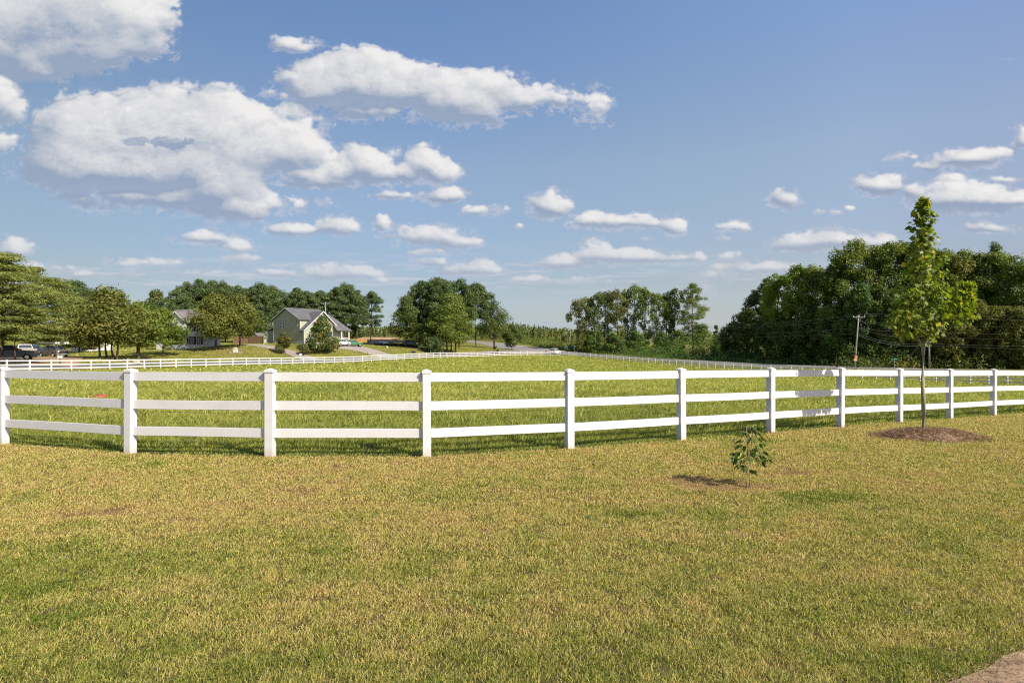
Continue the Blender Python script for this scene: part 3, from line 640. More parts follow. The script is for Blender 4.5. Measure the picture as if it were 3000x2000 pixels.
# ------------------------------------------------------------------ grass blades (real geometry, nobody could count them)
def blades(name, X, Y, Z, h, w, rs, rnd, mat, lean=.6, curl=.4, wind=(0, 0)):
    n = len(X); th = rs.rand(n)*6.2832; ln = lean*(.3+.9*rs.rand(n)); dx = np.cos(th)*ln*h+wind[0]*h; dy = np.sin(th)*ln*h+wind[1]*h
    fa = rs.rand(n)*3.1416; sx = np.cos(fa)*w/2; sy = np.sin(fa)*w/2
    V = np.empty((n, 5, 3), np.float32)
    V[:, 0] = np.stack([X-sx, Y-sy, Z-.01], -1); V[:, 1] = np.stack([X+sx, Y+sy, Z-.01], -1)
    mx_ = X+dx*.42; my_ = Y+dy*.42; mz = Z+h*.62
    V[:, 2] = np.stack([mx_-sx*.85, my_-sy*.85, mz], -1); V[:, 3] = np.stack([mx_+sx*.85, my_+sy*.85, mz], -1)
    V[:, 4] = np.stack([X+dx*(1+curl*rs.rand(n)), Y+dy*(1+curl*rs.rand(n)), Z+h*np.clip(1-.35*ln*rs.rand(n), .4, 1)], -1)
    b = np.arange(n)[:, None]*5; T = np.concatenate([b+[[0, 1, 3]], b+[[0, 3, 2]], b+[[2, 3, 4]]], 0)
    return raw_mesh(name, V.reshape(-1, 3), T, mat, attr=np.repeat(rnd, 5))
def field(rs, Y0, Y1, dens, pl=-90, pr=3090):
    xl = (pl-1500)/F; xr = (pr-1500)/F; area = (xr-xl)*(Y1*Y1-Y0*Y0)/2; n = int(area*dens)
    Y = np.sqrt(rs.rand(n)*(Y1*Y1-Y0*Y0)+Y0*Y0); X = (xl+(xr-xl)*rs.rand(n))*Y
    return X, Y
rs = np.random.RandomState(11)
Xs, Ys, Hs, Ws = [], [], [], []
for Y0, Y1, dens, hh, ww in ((2.0, 3.4, 24000, .030, .0034), (3.4, 4.6, 19000, .030, .0042), (4.6, 6.2, 13500, .030, .0051), (6.2, 8, 9000, .031, .0066), (8, 10.5, 5600, .034, .0086), (10.5, 18, 2800, .042, .012)):
    X, Y = field(rs, Y0, Y1, dens, *((-520, 3520) if Y0 < 6 else (-250, 3250))); k = Y < near_y(pxof(X, Y))-.02; X, Y = X[k], Y[k]
    tuft = fbm(X/.16, Y/.16, 3, 5)
    k = rs.rand(len(X)) < np.clip(.85+.5*tuft, .3, 1)
    k &= X < (2.30+(Y-2.99)*2.05)-.02+.10*rs.randn(len(X))
    X, Y, tuft = X[k], Y[k], tuft[k]
    Xs.append(X); Ys.append(Y); Hs.append(hh*(.45+.75*rs.rand(len(X)))*(1+.35*tuft)); Ws.append(np.full(len(X), ww)*(.7+.6*rs.rand(len(X))))
X = np.concatenate(Xs); Y = np.concatenate(Ys); H = np.concatenate(Hs); W_ = np.concatenate(Ws); Z = g(X, Y)
mx0, my0 = wp(2705, 11.2)
k = (((X-mx0)/.95)**2+((Y-my0)/.62)**2) > 1+.3*rs.rand(len(X)); X, Y, H, W_, Z = X[k], Y[k], H[k], W_[k], Z[k]
dry = lawn_mix(X, Y); rnd = np.clip(dry+.19*rs.randn(len(X)), 0, 1)
bare = sstep(.74, .95, dry); H = H*(1-.55*bare); k = rs.rand(len(X)) > .55*bare; X, Y, H, W_, Z, dry, rnd = X[k], Y[k], H[k], W_[k], Z[k], dry[k], rnd[k]
cx_, cy_ = 0.10, 0.04
print('lawn blades', len(X))
o = blades('lawn_grass', X, Y, Z, H, W_, rs, rnd, MT['lawn'], lean=1.0, wind=(.28, -.05)); tag(o, 'short dry green and straw lawn in front of the near fence', 'grass', kind='stuff')
Xs, Ys, Hs, Ws, Rs = [], [], [], [], []
for Y0, Y1, dens, hh, ww in ((8.4, 12, 2700, .14, .0075), (12, 17, 1300, .17, .012), (17, 26, 420, .19, .022), (26, 42, 150, .19, .038), (42, 75, 45, .19, .075), (75, 170, 12, .19, .15)):
    X, Y = field(rs, Y0, Y1, dens, -220, 3220); pxx = pxof(X, Y); ny_ = near_y(pxx); k = (Y > ny_+.05) & (Y < far_y(pxx)+.4); X, Y, ny_ = X[k], Y[k], ny_[k]
    tf = fbm(X/.9, Y/.9, 4, 61); tf2 = fbm(X/6, Y/5, 3, 62)
    k = rs.rand(len(X)) < np.clip(.75+.5*tf, .25, 1); X, Y, ny_, tf, tf2 = X[k], Y[k], ny_[k], tf[k], tf2[k]
    edge = sstep(.0, 1.3, Y-ny_)
    h = hh*(.35+.8*rs.rand(len(X)))*(.28+.72*edge)*(1+.5*tf)
    tall = rs.rand(len(X)) < .035; h = np.where(tall & (edge > .5), h*1.5, h)
    r = np.clip(.42+.24*tf2+.16*tf+.13*rs.randn(len(X))+np.where(tall, .22, 0)+.06*sstep(14, 60, Y)-.16*(1-edge), 0, 1)
    Xs.append(X); Ys.append(Y); Hs.append(h); Ws.append(ww*(.6+.8*rs.rand(len(X)))); Rs.append(r)
X = np.concatenate(Xs); Y = np.concatenate(Ys); H = np.concatenate(Hs); W_ = np.concatenate(Ws); rnd = np.concatenate(Rs); Z = g(X, Y)
print('pasture blades', len(X))
o = blades('pasture_grass', X, Y, Z, H, W_, rs, rnd, MT['past'], lean=.8, curl=.7, wind=(.25, 0)); tag(o, 'long yellow green pasture grass inside the white fences', 'grass', kind='stuff')
# roadside and garden turf beyond the fences, sparse and short
Xs, Ys = [], []
X, Y = field(rs, 60, 190, 6, -60, 3060); pxx = pxof(X, Y)
hwA = np.array([list(map(float, p)) for p in hw_near]); ln = np.array([list(map(float, p)) for p in ln_far])
k = (Y > np.where(pxx < 1480, np.interp(pxx, ln[:, 0], ln[:, 1])+.6, 1e9))
dr = (pxx > 930) & (pxx < 1190) & (Y > np.interp(pxx, [955, 1000, 1060, 1190], [131, 132.4, 132, 129.5])) & (Y < np.interp(pxx, [955, 1052, 1120, 1190], [143.5, 142.5, 138.5, 134.5]))
dr |= (pxx > 690) & (pxx < 950) & (Y > np.interp(pxx, [690, 770, 840, 945], [126.5, 125, 122, 117.8])) & (Y < np.interp(pxx, [690, 790, 875, 950], [132, 130, 126.5, 121.5]))
dr |= (pxx < 255) & (Y < 100)
k &= ~dr
k2 = (pxx > 1700) & (Y > far_y(pxx)+.5) & (Y < np.interp(pxx, hwA[:, 0], hwA[:, 1])-.8)
k = k | k2; X, Y = X[k], Y[k]; Z = g(X, Y); t2 = fbm(X/7, Y/5, 4, 81)
o = blades('verge_grass', X, Y, Z, .09*(.5+rs.rand(len(X))), .2*(.6+.8*rs.rand(len(X))), rs, np.clip(.45+.4*t2+.15*rs.randn(len(X)), 0, 1), MT['past'], lean=.8); tag(o, 'mown grass of the yards and verges beyond the far fence', 'grass', kind='stuff')

# ------------------------------------------------------------------ trees
def leaf_cards(c, nrm, size, rs, aspect=.55, k=4):
    """one small four-cornered leaf spray per centre, facing roughly along nrm"""
    n = len(c); a = rs.randn(n, 3); t1 = np.cross(nrm, a); t1 /= np.linalg.norm(t1, axis=1)[:, None]+1e-9; t2 = np.cross(nrm, t1)
    s = (size*(.6+.8*rs.rand(n)))[:, None] if np.isscalar(size) else (size*(.6+.8*rs.rand(n)))[:, None]
    V = np.empty((n, 4, 3), np.float32)
    V[:, 0] = c-t1*s*.5; V[:, 1] = c-t2*s*aspect*.5+t1*s*.08; V[:, 2] = c+t1*s*.5-nrm*s*.12; V[:, 3] = c+t2*s*aspect*.5+t1*s*.08
    return V.reshape(-1, 3), (np.arange(n)[:, None]*4+np.arange(4)[None])
def clumps_to_leaves(cl, per, size, rs, up=.25, solid=.55):
    """cl: array (m, 6): centre, radii. returns centres, normals, clump id"""
    m = len(cl); vol = cl[:, 3]*cl[:, 4]+cl[:, 3]*cl[:, 5]+cl[:, 4]*cl[:, 5]; cnt = np.maximum(4, (per*vol/vol.mean()).astype(int)); i = np.repeat(np.arange(m), cnt)
    d = rs.randn(len(i), 3); d /= np.linalg.norm(d, axis=1)[:, None]
    r = (solid+(1-solid)*rs.rand(len(i))**.7)[:, None]*(1+.12*rs.randn(len(i), 1))
    c = cl[i, :3]+d*r*cl[i, 3:6]
    nn = d/cl[i, 3:6]; nn /= np.linalg.norm(nn, axis=1)[:, None]
    nn = nn+np.array([0, 0, up])+.55*rs.randn(len(i), 3); nn /= np.linalg.norm(nn, axis=1)[:, None]
    return c, nn, i
def make_crown(name, cl, per, size, mat, parent, rs, up=.25, aspect=.55, solid=.55, jit=.22):
    c, nn, i = clumps_to_leaves(cl, per, size, rs, up, solid)
    V, Fc = leaf_cards(c, nn, size, rs, aspect)
    cr = rs.rand(len(cl)); r = np.clip(.5+.30*(cr[i]-.5)*2*.6+jit*rs.randn(len(i)), 0, 1)
    return raw_mesh(name, V, Fc, mat, parent, attr=np.repeat(r, 4))
def limb(mb, a, b, r0, r1, rs, n=5, wig=.06):
    a = Vector(a); b = Vector(b); L_ = (b-a).length; pts = []
    for k in range(n+1):
        t_ = k/n; p = a.lerp(b, t_)+Vector(rs.randn(3)*wig*L_*math.sin(math.pi*t_)*.5)+Vector((0, 0, .10*L_*math.sin(math.pi*t_))); pts.append(p)
    mb.tube(pts, [r0*(1-k/n)+r1*k/n for k in range(n+1)], 6)
def broadleaf(name, px, Y, H, W, mat, label, cat='tree', group=None, seed=0, base=.16, leaf=.42, per=210, nb=46, trunk=.022, bark='bark', depth=None, lean=0, multi=1, flat=.62, topw=1.0, round_=.92, dz=0, stemx=0):
    rs = np.random.RandomState(seed+100); o = empty(name, P(px, Y, dz)); tag(o, label, cat, group)
    D_ = depth or W; cl = []
    z0 = H*base
    for k in range(nb):
        # points over an egg: more at the surface, lower part narrower
        u = rs.rand(); th = rs.rand()*6.283; t_ = u**.85
        prof = math.sin(math.pi*min(1, (t_*round_+.16)))**.62*(1-.15*t_)*(topw if t_ > .6 else 1)
        rad = prof*(.45+.55*rs.rand()**.5); cr = W*(.105+.085*rs.rand())
        x = math.cos(th)*max(0, W/2*rad-cr*.6)+lean*t_; y = math.sin(th)*max(0, D_/2*rad-cr*.6); z = z0+cr*flat+(H-z0-cr*flat*1.6)*t_
        cl.append((x, y, z, cr*(.9+.3*rs.rand()), cr*(.9+.3*rs.rand()), cr*flat*(.9+.4*rs.rand())))
    cl = np.array(cl)
    make_crown('crown', cl, per, leaf, MT[mat], o, rs)
    mb = MB(); tr = H*trunk
    for s_ in range(multi):
        ox = (s_-(multi-1)/2)*W*.07+stemx*(s_ > 0); top = Vector((ox*1.6+lean*.4, .3*(s_ % 2), H*.55))
        pts = [Vector((ox, .25*(s_ % 3), -.4)), Vector((ox, .25*(s_ % 3), .1)), Vector((ox*1.1, 0, z0)), Vector((ox*1.3+lean*.2, 0, H*.4)), top]
        mb.tube(pts, [tr*1.25, tr, tr*.85, tr*.6, tr*.3], 7)
    for k in rs.choice(len(cl), min(10, len(cl)), replace=False):
        limb(mb, (lean*.1, 0, z0+(cl[k, 2]-z0)*.35), cl[k, :3], tr*.38, tr*.08, rs)
    mb.build('trunk', MT[bark], o, smooth=True)
    return o
def pine(name, px, Y, H, W, mat, label, group=None, seed=0, base=.35, leaf=.45, per=85, whorls=11, trunk=.011, cat='tree', flat=.62, dome=True, droop=0.0, aspect=.30, dens=1.0, dz=0, lean=0.0, plume=False):
    rs = np.random.RandomState(seed+500); o = empty(name, P(px, Y, dz)); tag(o, label, cat, group)
    mb = MB(); tr = H*trunk; mb.tube([(0, 0, -.4), (0, 0, H*.15), (lean*.3+rs.randn()*.1, rs.randn()*.1, H*.5), (lean*.8, 0, H*.8), (lean, 0, H*.97)], [tr*1.2, tr, tr*.8, tr*.5, tr*.12], 7)
    cl = []
    for w_ in range(whorls):
        t_ = w_/(whorls-1); z = H*(base+(1-base-.06)*t_)
        prof = (math.sin(math.pi*(.18+.80*t_))**.65 if dome else (1-t_)**.75*.94+.06)
        nbr = max(4, int((5+3*rs.rand())*dens))
        for b_ in range(nbr):
            th = 6.283*(b_+rs.rand()*.8)/nbr; L_ = W/2*prof*(.65+.45*rs.rand()); zz = z+rs.randn()*H*.025
            lx = lean*zz/H; tip = (lx+math.cos(th)*L_, math.sin(th)*L_, zz+L_*(.22-droop)+rs.randn()*.15)
            limb(mb, (lx, 0, zz-L_*.1), tip, tr*.26, tr*.05, rs, 3)
            cr = max(.5, W*.092*(.6+.8*rs.rand()))
            if plume:
                for f_ in (.38, .58, .78, .96):
                    c2 = cr*(.75+.5*rs.rand())*(1.1-.25*f_)
                    cl.append((lx+(tip[0]-lx)*f_+rs.randn()*.15, tip[1]*f_+rs.randn()*.15, zz-L_*.1+(tip[2]-zz+L_*.1)*f_+.12*L_*math.sin(3.14*f_), c2*1.15, c2*1.15, c2*.30))
                continue
            cl.append((tip[0]*.88, tip[1]*.88, tip[2], cr*1.15, cr*1.15, cr*flat*1.5))
            if L_ > W*.2: cl.append((tip[0]*.55, tip[1]*.55, (tip[2]+zz)/2+.3+rs.rand()*.5, cr*1.1, cr*1.1, cr*flat*1.5))
    cl.append((lean, 0, H*.965, W*.09, W*.09, W*.09))
    cl = np.array(cl)
    make_crown('crown', cl, per, leaf, MT[mat], o, rs, up=.5, aspect=aspect, solid=.3)
    mb.build('trunk', MT['bark_pine'], o, smooth=True)
    return o
def tall_hardwood(name, px, Y, H, W, mat, label, group=None, seed=0, leaf=.5, per=70, low=.04, vine=.5, nb=40, trunk=.009, cat='tree', gap=0.0, topheavy=1.0, dz=0):
    """narrow forest tree: leafy column on the stem, wider crown above"""
    rs = np.random.RandomState(seed+900); o = empty(name, P(px, Y, dz)); tag(o, label, cat, group)
    cl = []
    for k in range(nb):
        t_ = low+(1-low)*(k+rs.rand())/nb
        if t_ > .50: prof = math.sin(math.pi*min(1, .30+.66*(t_-.5)/.5))**.7*topheavy
        else: prof = vine*(.8+.4*rs.rand())
        if gap and .25 < t_ < .55 and rs.rand() < gap: continue
        cr = W*(.10+.07*rs.rand())*(1 if t_ > .5 else .85); th = rs.rand()*6.283; rad = W/2*prof*rs.rand()**.5
        cl.append((math.cos(th)*rad, math.sin(th)*rad, H*t_-(cr if t_ > .93 else 0), cr, cr, cr*(.85+.5*rs.rand())))
    cl = np.array(cl); make_crown('crown', cl, per, leaf, MT[mat], o, rs)
    mb = MB(); tr = H*trunk; mb.tube([(0, 0, -.4), (0, 0, H*.2), (rs.randn()*.2, 0, H*.55), (rs.randn()*.3, 0, H*.9)], [tr*1.3, tr, tr*.7, tr*.15], 6)
    for k in rs.choice(len(cl), min(9, len(cl)), replace=False): limb(mb, (0, 0, max(.3, cl[k, 2]-W*.25)), cl[k, :3], tr*.3, tr*.06, rs, 3)
    mb.build('trunk', MT['bark'], o, smooth=True)
    return o
def th_(px, y_top, y_base, Y): return (y_base-y_top)/F*Y
# big soft white pines and pines at the left edge
pine('white_pine', 8, 67.5, 13.2, 11.5, 'wpine', 'tallest soft-needled white pine at the left edge over the dark pickup', seed=1, base=.24, leaf=.40, per=85, whorls=10, flat=.3, droop=.14, dens=1.15, plume=True, aspect=.22)
pine('white_pine', 44, 68.6, 9.2, 6.5, 'wpine', 'lower white pine whose trunk crosses the dark pickup', seed=2, base=.34, leaf=.38, per=72, whorls=6, flat=.3, droop=.14, dens=1.15, plume=True, aspect=.22)
pine('white_pine', 90, 104, 16.5, 15, 'wpine', 'broad layered white pine behind the silver tailgate pickup', seed=3, base=.20, leaf=.5, per=76, whorls=10, flat=.3, droop=.14, dens=1.15, plume=True, aspect=.22)
pine('white_pine', 165, 112, 14.6, 15, 'wpine', 'wide low-branched white pine spreading over the pickup with the ladder rack', seed=4, base=.16, leaf=.5, per=76, whorls=9, flat=.3, droop=.14, dens=1.15, plume=True, aspect=.22)
pine('white_pine', 232, 120, 11.8, 11, 'wpine', 'smaller white pine filling the gap before the olive grove', seed=41, base=.10, leaf=.5, per=99, whorls=8, flat=.3, droop=.14, dens=1.15, plume=True, aspect=.22)
pine('white_pine', -70, 90, 17, 15, 'wpine', 'white pine beyond the left border behind the parked pickups', seed=5, base=.10, leaf=.5, per=99, whorls=10, flat=.3, droop=.14, dens=1.15, plume=True, aspect=.22)
pine('pine_tree', 215, 142, th_(0, 818, 1015, 142), 10, 'pine', 'round-topped dark pine rising above the white pines on the left', seed=6, base=.4, per=120)
pine('pine_tree', 262, 150, th_(0, 846, 1012, 150), 10, 'pine', 'dark pine just right of the round-topped one behind the olive grove', seed=7, base=.4, per=120)
# olive maples and neighbours
broadleaf('maple_tree', 318, 88, 10.9, 12.2, 'decid_olive', 'wide olive-tinged maple grove tree with several trunks by the dirt drive', seed=10, base=.13, per=300, nb=62, multi=4, trunk=.016)
broadleaf('maple_tree', 405, 96, 10.2, 9.5, 'decid_green', 'green maple with thick black trunk right of the olive grove tree', seed=11, base=.20, per=240, nb=44, trunk=.03)
broadleaf('cypress_tree', 478, 106, 9.2, 9.6, 'cypress', 'feathery light green cypress in front of the white house', seed=12, base=.10, leaf=.30, per=330, nb=44, flat=.5, trunk=.018, round_=.80, topw=.62)
broadleaf('maple_tree', 632, 118, 11.4, 13.2, 'decid_olive', 'larger olive maple on the lawn right of the white house', seed=13, base=.14, per=280, nb=56, trunk=.022)
broadleaf('maple_tree', 703, 122, 11.0, 10.2, 'decid_olive', 'olive maple overlapping its neighbour, nearer the wooden fence', seed=14, base=.16, per=240, nb=46, trunk=.020)
broadleaf('shade_tree', 458, 150, th_(0, 850, 1012, 150), 11, 'decid_dark', 'dark rounded tree behind the roof of the white house', seed=15, per=180, nb=36)
broadleaf('crape_myrtle', 830, 122, 4.9, 4.1, 'myrtle', 'taller crape myrtle with red blossom before the green house', cat='shrub', seed=16, base=.06, leaf=.24, per=190, nb=34, multi=3, trunk=.012, flat=.8)
broadleaf('crape_myrtle', 892, 124, 2.4, 3.1, 'myrtle', 'low reddish crape myrtle beside the magnolia', cat='shrub', seed=17, base=.05, leaf=.22, per=150, nb=26, multi=3, trunk=.012, flat=.8)
def cone_tree(px, Y, H, W, mat, label, seed):
    rs = np.random.RandomState(seed); o = tag(empty('magnolia_tree', P(px, Y)), label, 'tree'); cl = []
    for k in range(80):
        t_ = rs.rand()**1.15; prof = (1-t_)**.62*(1-.25*max(0, .12-t_)/.12)+.03; th = rs.rand()*6.283; cr = W*(.075+.055*rs.rand()); rad = max(0, W/2*prof-cr*.5)*(.5+.5*rs.rand()**.5)
        cl.append((math.cos(th)*rad, math.sin(th)*rad, .2+cr*.6+(H-cr*1.4)*t_, cr, cr, cr*.85))
    make_crown('crown', np.array(cl), 170, .34, MT[mat], o, rs, up=.1, aspect=.5)
    MB().tube([(0, 0, -.3), (0, 0, H*.4), (0, 0, H*.9)], [.2, .14, .03], 7).build('trunk', MT['bark'], o, smooth=True)
cone_tree(944, 127.5, 8.2, 8.3, 'magnolia', 'dense cone-shaped magnolia hiding the front of the green house', 18)
# row of pines behind the houses
rowp = [(515,846,165,9.5,'pine row tree with a low dark top above the white house roof'),(548,823,172,10,'first full pine right of the white house roof, evenly domed'),(585,820,176,10.5,'high domed pine directly above the white house chimney end'),(622,824,174,10,'pine behind the left half of the larger olive maple'),
 (660,828,170,10,'pine behind the right half of the larger olive maple'),(700,838,172,10,'pine above the gap between the two olive maples'),(735,842,166,10,'lower pine left of the tallest one by the green house'),(765,830,168,11,'pine with full rounded top left of the green house roof'),(795,842,172,11,'pine with bare lower trunk just left of the green house'),
 (868,846,175,9.5,'pine above the left end of the green house roof'),(900,852,172,8.5,'pine above the middle of the green house roof'),(940,856,182,7.5,'thin pine behind the utility pole at the green house'),(985,842,176,10,'pine right of the utility pole behind the porch'),(1012,836,178,11,'tallest spreading pine behind the porch of the green house'),(1046,852,184,9,'pine with visible bare trunk right of the porch')]
for k, (px_, yt, Y, W_t, lab) in enumerate(rowp):
    pine('pine_tree', px_, Y, th_(0, yt, 1002, Y), W_t, 'pine', lab, 'tall pines behind the houses', seed=20+k, base=(.22 if k < 8 else .36), leaf=.55, per=125, whorls=12)
for k, (px_, Y, H_, lab) in enumerate(((560,150,9,'dark understory tree behind the white house'),(740,158,8,'understory tree behind the wooden fence'),(1000,182,7,'low tree under the pines behind the porch'),(1040,190,6,'low tree between the pine trunks right of the porch'),(600,158,11,'shaded tree between the white house and the pine row'))):
    broadleaf('shade_tree', px_, Y, H_, H_*1.25, 'decid_dark', lab, group='understory trees behind the houses', seed=50+k, base=.05, per=150, nb=30)
pine('pine_tree', 1086, 192, 17.2, 9.0, 'pine', 'lone dark pine standing apart against the sky left of the oak cluster', seed=40, base=.30, leaf=.55, per=100, whorls=10, lean=.4)
# the cluster in the middle
broadleaf('oak_tree', 1190, 165, th_(0, 868, 1017, 165), 11.0, 'decid_dark', 'leftmost oak of the middle cluster, grey green and leaning outward', seed=60, base=.10, per=260, nb=52, trunk=.018)
pine('pine_tree', 1238, 176, th_(0, 826, 1016, 176), 12, 'pine', 'bright pine above the left shoulder of the middle cluster', seed=61, base=.28, leaf=.6, per=170, whorls=12)
pine('pine_tree', 1288, 172, th_(0, 812, 1016, 172), 13, 'pine', 'highest pine crowning the middle cluster', seed=62, base=.28, leaf=.6, per=180, whorls=12)
pine('pine_tree', 1345, 176, th_(0, 818, 1016, 176), 12.5, 'pine', 'pine right of the crowning one in the middle cluster', seed=63, base=.30, leaf=.6, per=170, whorls=12)
pine('pine_tree', 1394, 180, th_(0, 832, 1018, 180), 12, 'pine', 'flat-topped pine with reaching right limbs in the middle cluster', seed=64, base=.50, leaf=.6, per=160, whorls=9)
broadleaf('willow_oak', 1322, 158, th_(0, 848, 1020, 158), 15.5, 'decid_green', 'great soft grey-green oak filling the front of the middle cluster', seed=65, base=.10, leaf=.38, per=380, nb=80, trunk=.016, multi=3)
broadleaf('oak_tree', 1252, 161, 8.5, 9, 'decid_dark', 'dark lower oak in the shaded heart of the middle cluster', seed=66, base=.05, per=220, nb=36)
pine('pine_tree', 1272, 153, 4.2, 7.2, 'pine', 'low bushy pine at the foot of the middle cluster', seed=67, base=.05, leaf=.35, per=110, whorls=7, trunk=.02)
broadleaf('oak_tree', 1448, 182, th_(0, 876, 1018, 182), 13, 'decid_dark', 'open-limbed oak right of the middle cluster above the road', seed=68, base=.15, per=190, nb=46, trunk=.022, round_=.85)
broadleaf('oak_tree', 1500, 192, 8.5, 8, 'decid_dark', 'rounded oak at the right end of the middle cluster before the plantation', seed=69, base=.10, per=180, nb=30)
broadleaf('shrub', 1452, 170, 2.2, 2.2, 'decid_dark', 'small roadside shrub at the tip of the grass beside the highway', cat='shrub', seed=70, base=.02, leaf=.3, per=60, nb=14)
# hardwood group centre right
hw = [(1697,872,196,8.0,'decid_olive','brownish leftmost hardwood with open crown, first of the row'),(1724,868,200,8.0,'decid_olive','second hardwood of the row, thin and brownish green'),(1752,852,197,8.5,'decid_dark','hardwood with a forked top left of the middle of the row'),(1782,850,200,8.0,'decid_dark','dense vine-wrapped hardwood, fourth of the row'),
 (1810,842,196,9.0,'decid_olive','broad brownish hardwood before the bright pointed one'),(1838,848,202,8.5,'decid_dark','dark hardwood just left of the bright pointed one'),(1860,830,200,8.0,'decid_bright','bright pointed tulip tree standing tallest in the row'),(1890,838,198,7.5,'decid_green','hardwood right of the bright pointed one'),
 (1925,850,196,8.5,'decid_green','sunlit yellow-green hardwood right of centre in the row'),(1952,856,200,7.5,'decid_dark','vine-covered hardwood before the gap of sky'),(1977,836,196,8.0,'decid_dark','dark knotty hardwood left of the last pine')]
for k, (px_, yt, Y, W_t, m_, lab) in enumerate(hw):
    tall_hardwood('hardwood_tree', px_, Y, th_(0, yt, 1032, Y), W_t, m_, lab, 'row of tall hardwoods across the highway', seed=80+k, per=88, gap=.18, vine=.52, nb=56)
pine('pine_tree', 2030, 190, th_(0, 828, 1040, 190), 10.5, 'decid_green', 'pine with outstretched right limbs ending the hardwood row', seed=95, base=.30, leaf=.5, per=110, whorls=10)
for k, (px_, yt, Y, W_t, lab) in enumerate(((1990,960,188,8,'low vine-smothered tree under the right end of the hardwood row'),(2060,945,186,9,'rounded vine-smothered tree right of the last pine'),(1940,975,190,8,'low leafy tree between hardwood stems right of centre'),(1800,985,192,8,'low leafy tree at the feet of the hardwood row'),(2110,975,178,8,'low vine-covered tree at the dip in the woods'),(2098,938,196,3.2,'small pointed sapling tree showing in the dip of the woods'),(1730,985,196,7,'small leafy tree at the left foot of the hardwood row'),(1860,975,194,8,'leafy undergrowth tree below the bright pointed hardwood'))):
    broadleaf('small_tree', px_, Y, th_(0, yt, 1038, Y), W_t, 'decid_green' if k in (0, 1, 5) else 'kudzu', lab, group='low trees among the hardwoods', seed=110+k, base=.02, per=150, nb=26)
# the dark wood on the right
wd = [(2150,950,165,8,'decid_dark','h','low leading tree where the dark wood begins'),(2188,905,158,9,'decid_dark','h','vine-draped tree at the left slope of the dark wood'),(2215,852,156,9,'pine','p','pine leaning left at the shoulder of the dark wood'),(2245,816,152,8.5,'pine','p','pine spire second up the left slope of the dark wood'),
 (2282,796,148,9,'decid_bright','h','yellow-green tulip tree on the left slope of the dark wood'),(2340,772,143,8.5,'decid_bright','h','pointed bright tulip tree above the vine curtain'),(2385,776,140,9,'decid_green','h','green hardwood right of the pointed bright one'),(2425,790,136,9,'decid_dark','h','dark vine-hung hardwood left of the tallest crown'),
 (2500,704,132,12,'decid_green','h','tallest rounded poplar behind the first utility pole'),(2462,748,134,8,'decid_dark','h','hardwood tucked under the left side of the tallest poplar'),(2568,716,131,10.5,'decid_green','h','tall poplar between the utility pole and the young maple'),(2622,704,129,10,'decid_green','h','tall poplar partly behind the left of the young maple'),
 (2668,702,128,9.5,'decid_dark','h','tall hardwood hidden behind the young maple top'),(2725,722,127,9.5,'decid_green','h','tall hardwood just right of the young maple'),(2778,738,126,9,'decid_olive','h','brownish hardwood above the second utility pole'),(2822,732,126,9,'decid_green','h','slender green hardwood right of the second utility pole'),
 (2866,742,125,9,'decid_dark','h','dark hardwood before the last pine in the wood'),(2918,720,128,9.5,'pine','p','pine whose dark tuft tops the right end of the wood'),(2934,738,122,11,'decid_green','h','full bright crown at the right end of the wood'),(2992,775,118,10,'decid_green','h','last hardwood cut by the right border'),
 (2530,830,126,8,'kudzu','h','vine-covered middle-height tree right of the first utility pole'),(2440,900,130,8,'kudzu','h','vine-curtained tree left of the first utility pole'),(2380,905,138,8,'kudzu','h','vine-curtained tree below the bright tulip trees'),(2310,930,144,9,'kudzu','h','vine-curtained tree with a bulging left face'),(2600,840,124,8,'decid_dark','h','shaded middle-height tree left of the young maple trunk'),
 (2690,850,121,8,'decid_dark','h','shaded tree behind the young maple trunk'),(2780,900,118,8,'decid_olive','h','sunlit lower tree right of the second utility pole'),(2850,880,117,8,'decid_olive','h','sunlit mid-height tree at the wood edge'),(2915,900,115,8,'decid_olive','h','low sunlit tree under the full bright crown'),(2985,900,112,8,'decid_olive','h','low tree at the right border of the wood'),
 (3060,760,115,10,'decid_green','h','hardwood standing just beyond the right border'),(2255,930,152,8,'kudzu','h','vine-hung tree under the pine spire')]
for k, (px_, yt, Y, W_t, m_, kind, lab) in enumerate(wd):
    yb = float(np.interp(px_, [2100, 2300, 2500, 2700, 3000], [1055, 1064, 1075, 1081, 1085])); H_ = th_(0, yt, yb, Y)
    if kind == 'p': pine('pine_tree', px_, Y+6, H_*1.04, W_t, m_, lab, 'trees of the dark wood', seed=130+k, base=.35, leaf=.55, per=100)
    else: tall_hardwood('hardwood_tree', px_, Y, H_, W_t, m_, lab, 'trees of the dark wood', seed=130+k, per=165, vine=.80, nb=int(52+1.3*H_), leaf=.46)
# vines, thicket, plantation: nobody could count them
def mounds(name, pts, per, leaf, mat, label, seed, cat='vines'):
    rs = np.random.RandomState(seed); cl = []
    for px_, Y, h, r_, cnt, sp in pts:
        for _ in range(cnt):
            p_ = px_+rs.uniform(-sp, sp); y_ = Y+rs.uniform(-5, 5); q = P(p_, y_); rr_ = r_*(.6+.7*rs.rand()); hh = h*(.5+.8*rs.rand())
            cl.append((q.x, q.y, q.z+hh*.25, rr_, rr_, hh*.8))
    o = make_crown(name, np.array(cl), per, leaf, MT[mat], None, rs, up=.6, solid=.85); return tag(o, label, cat, kind='stuff')
pts = []
for px_ in range(1700, 2480, 22):
    Yn = float(np.interp(px_, [q[0] for q in hw_far], [q[1] for q in hw_far])); pts.append((px_, Yn+4, 1.1, 2.0, 2, 14)); pts.append((px_, Yn+10, 2.2, 2.8, 2, 14)); pts.append((px_, Yn+18, 3.0, 3.2, 2, 14))
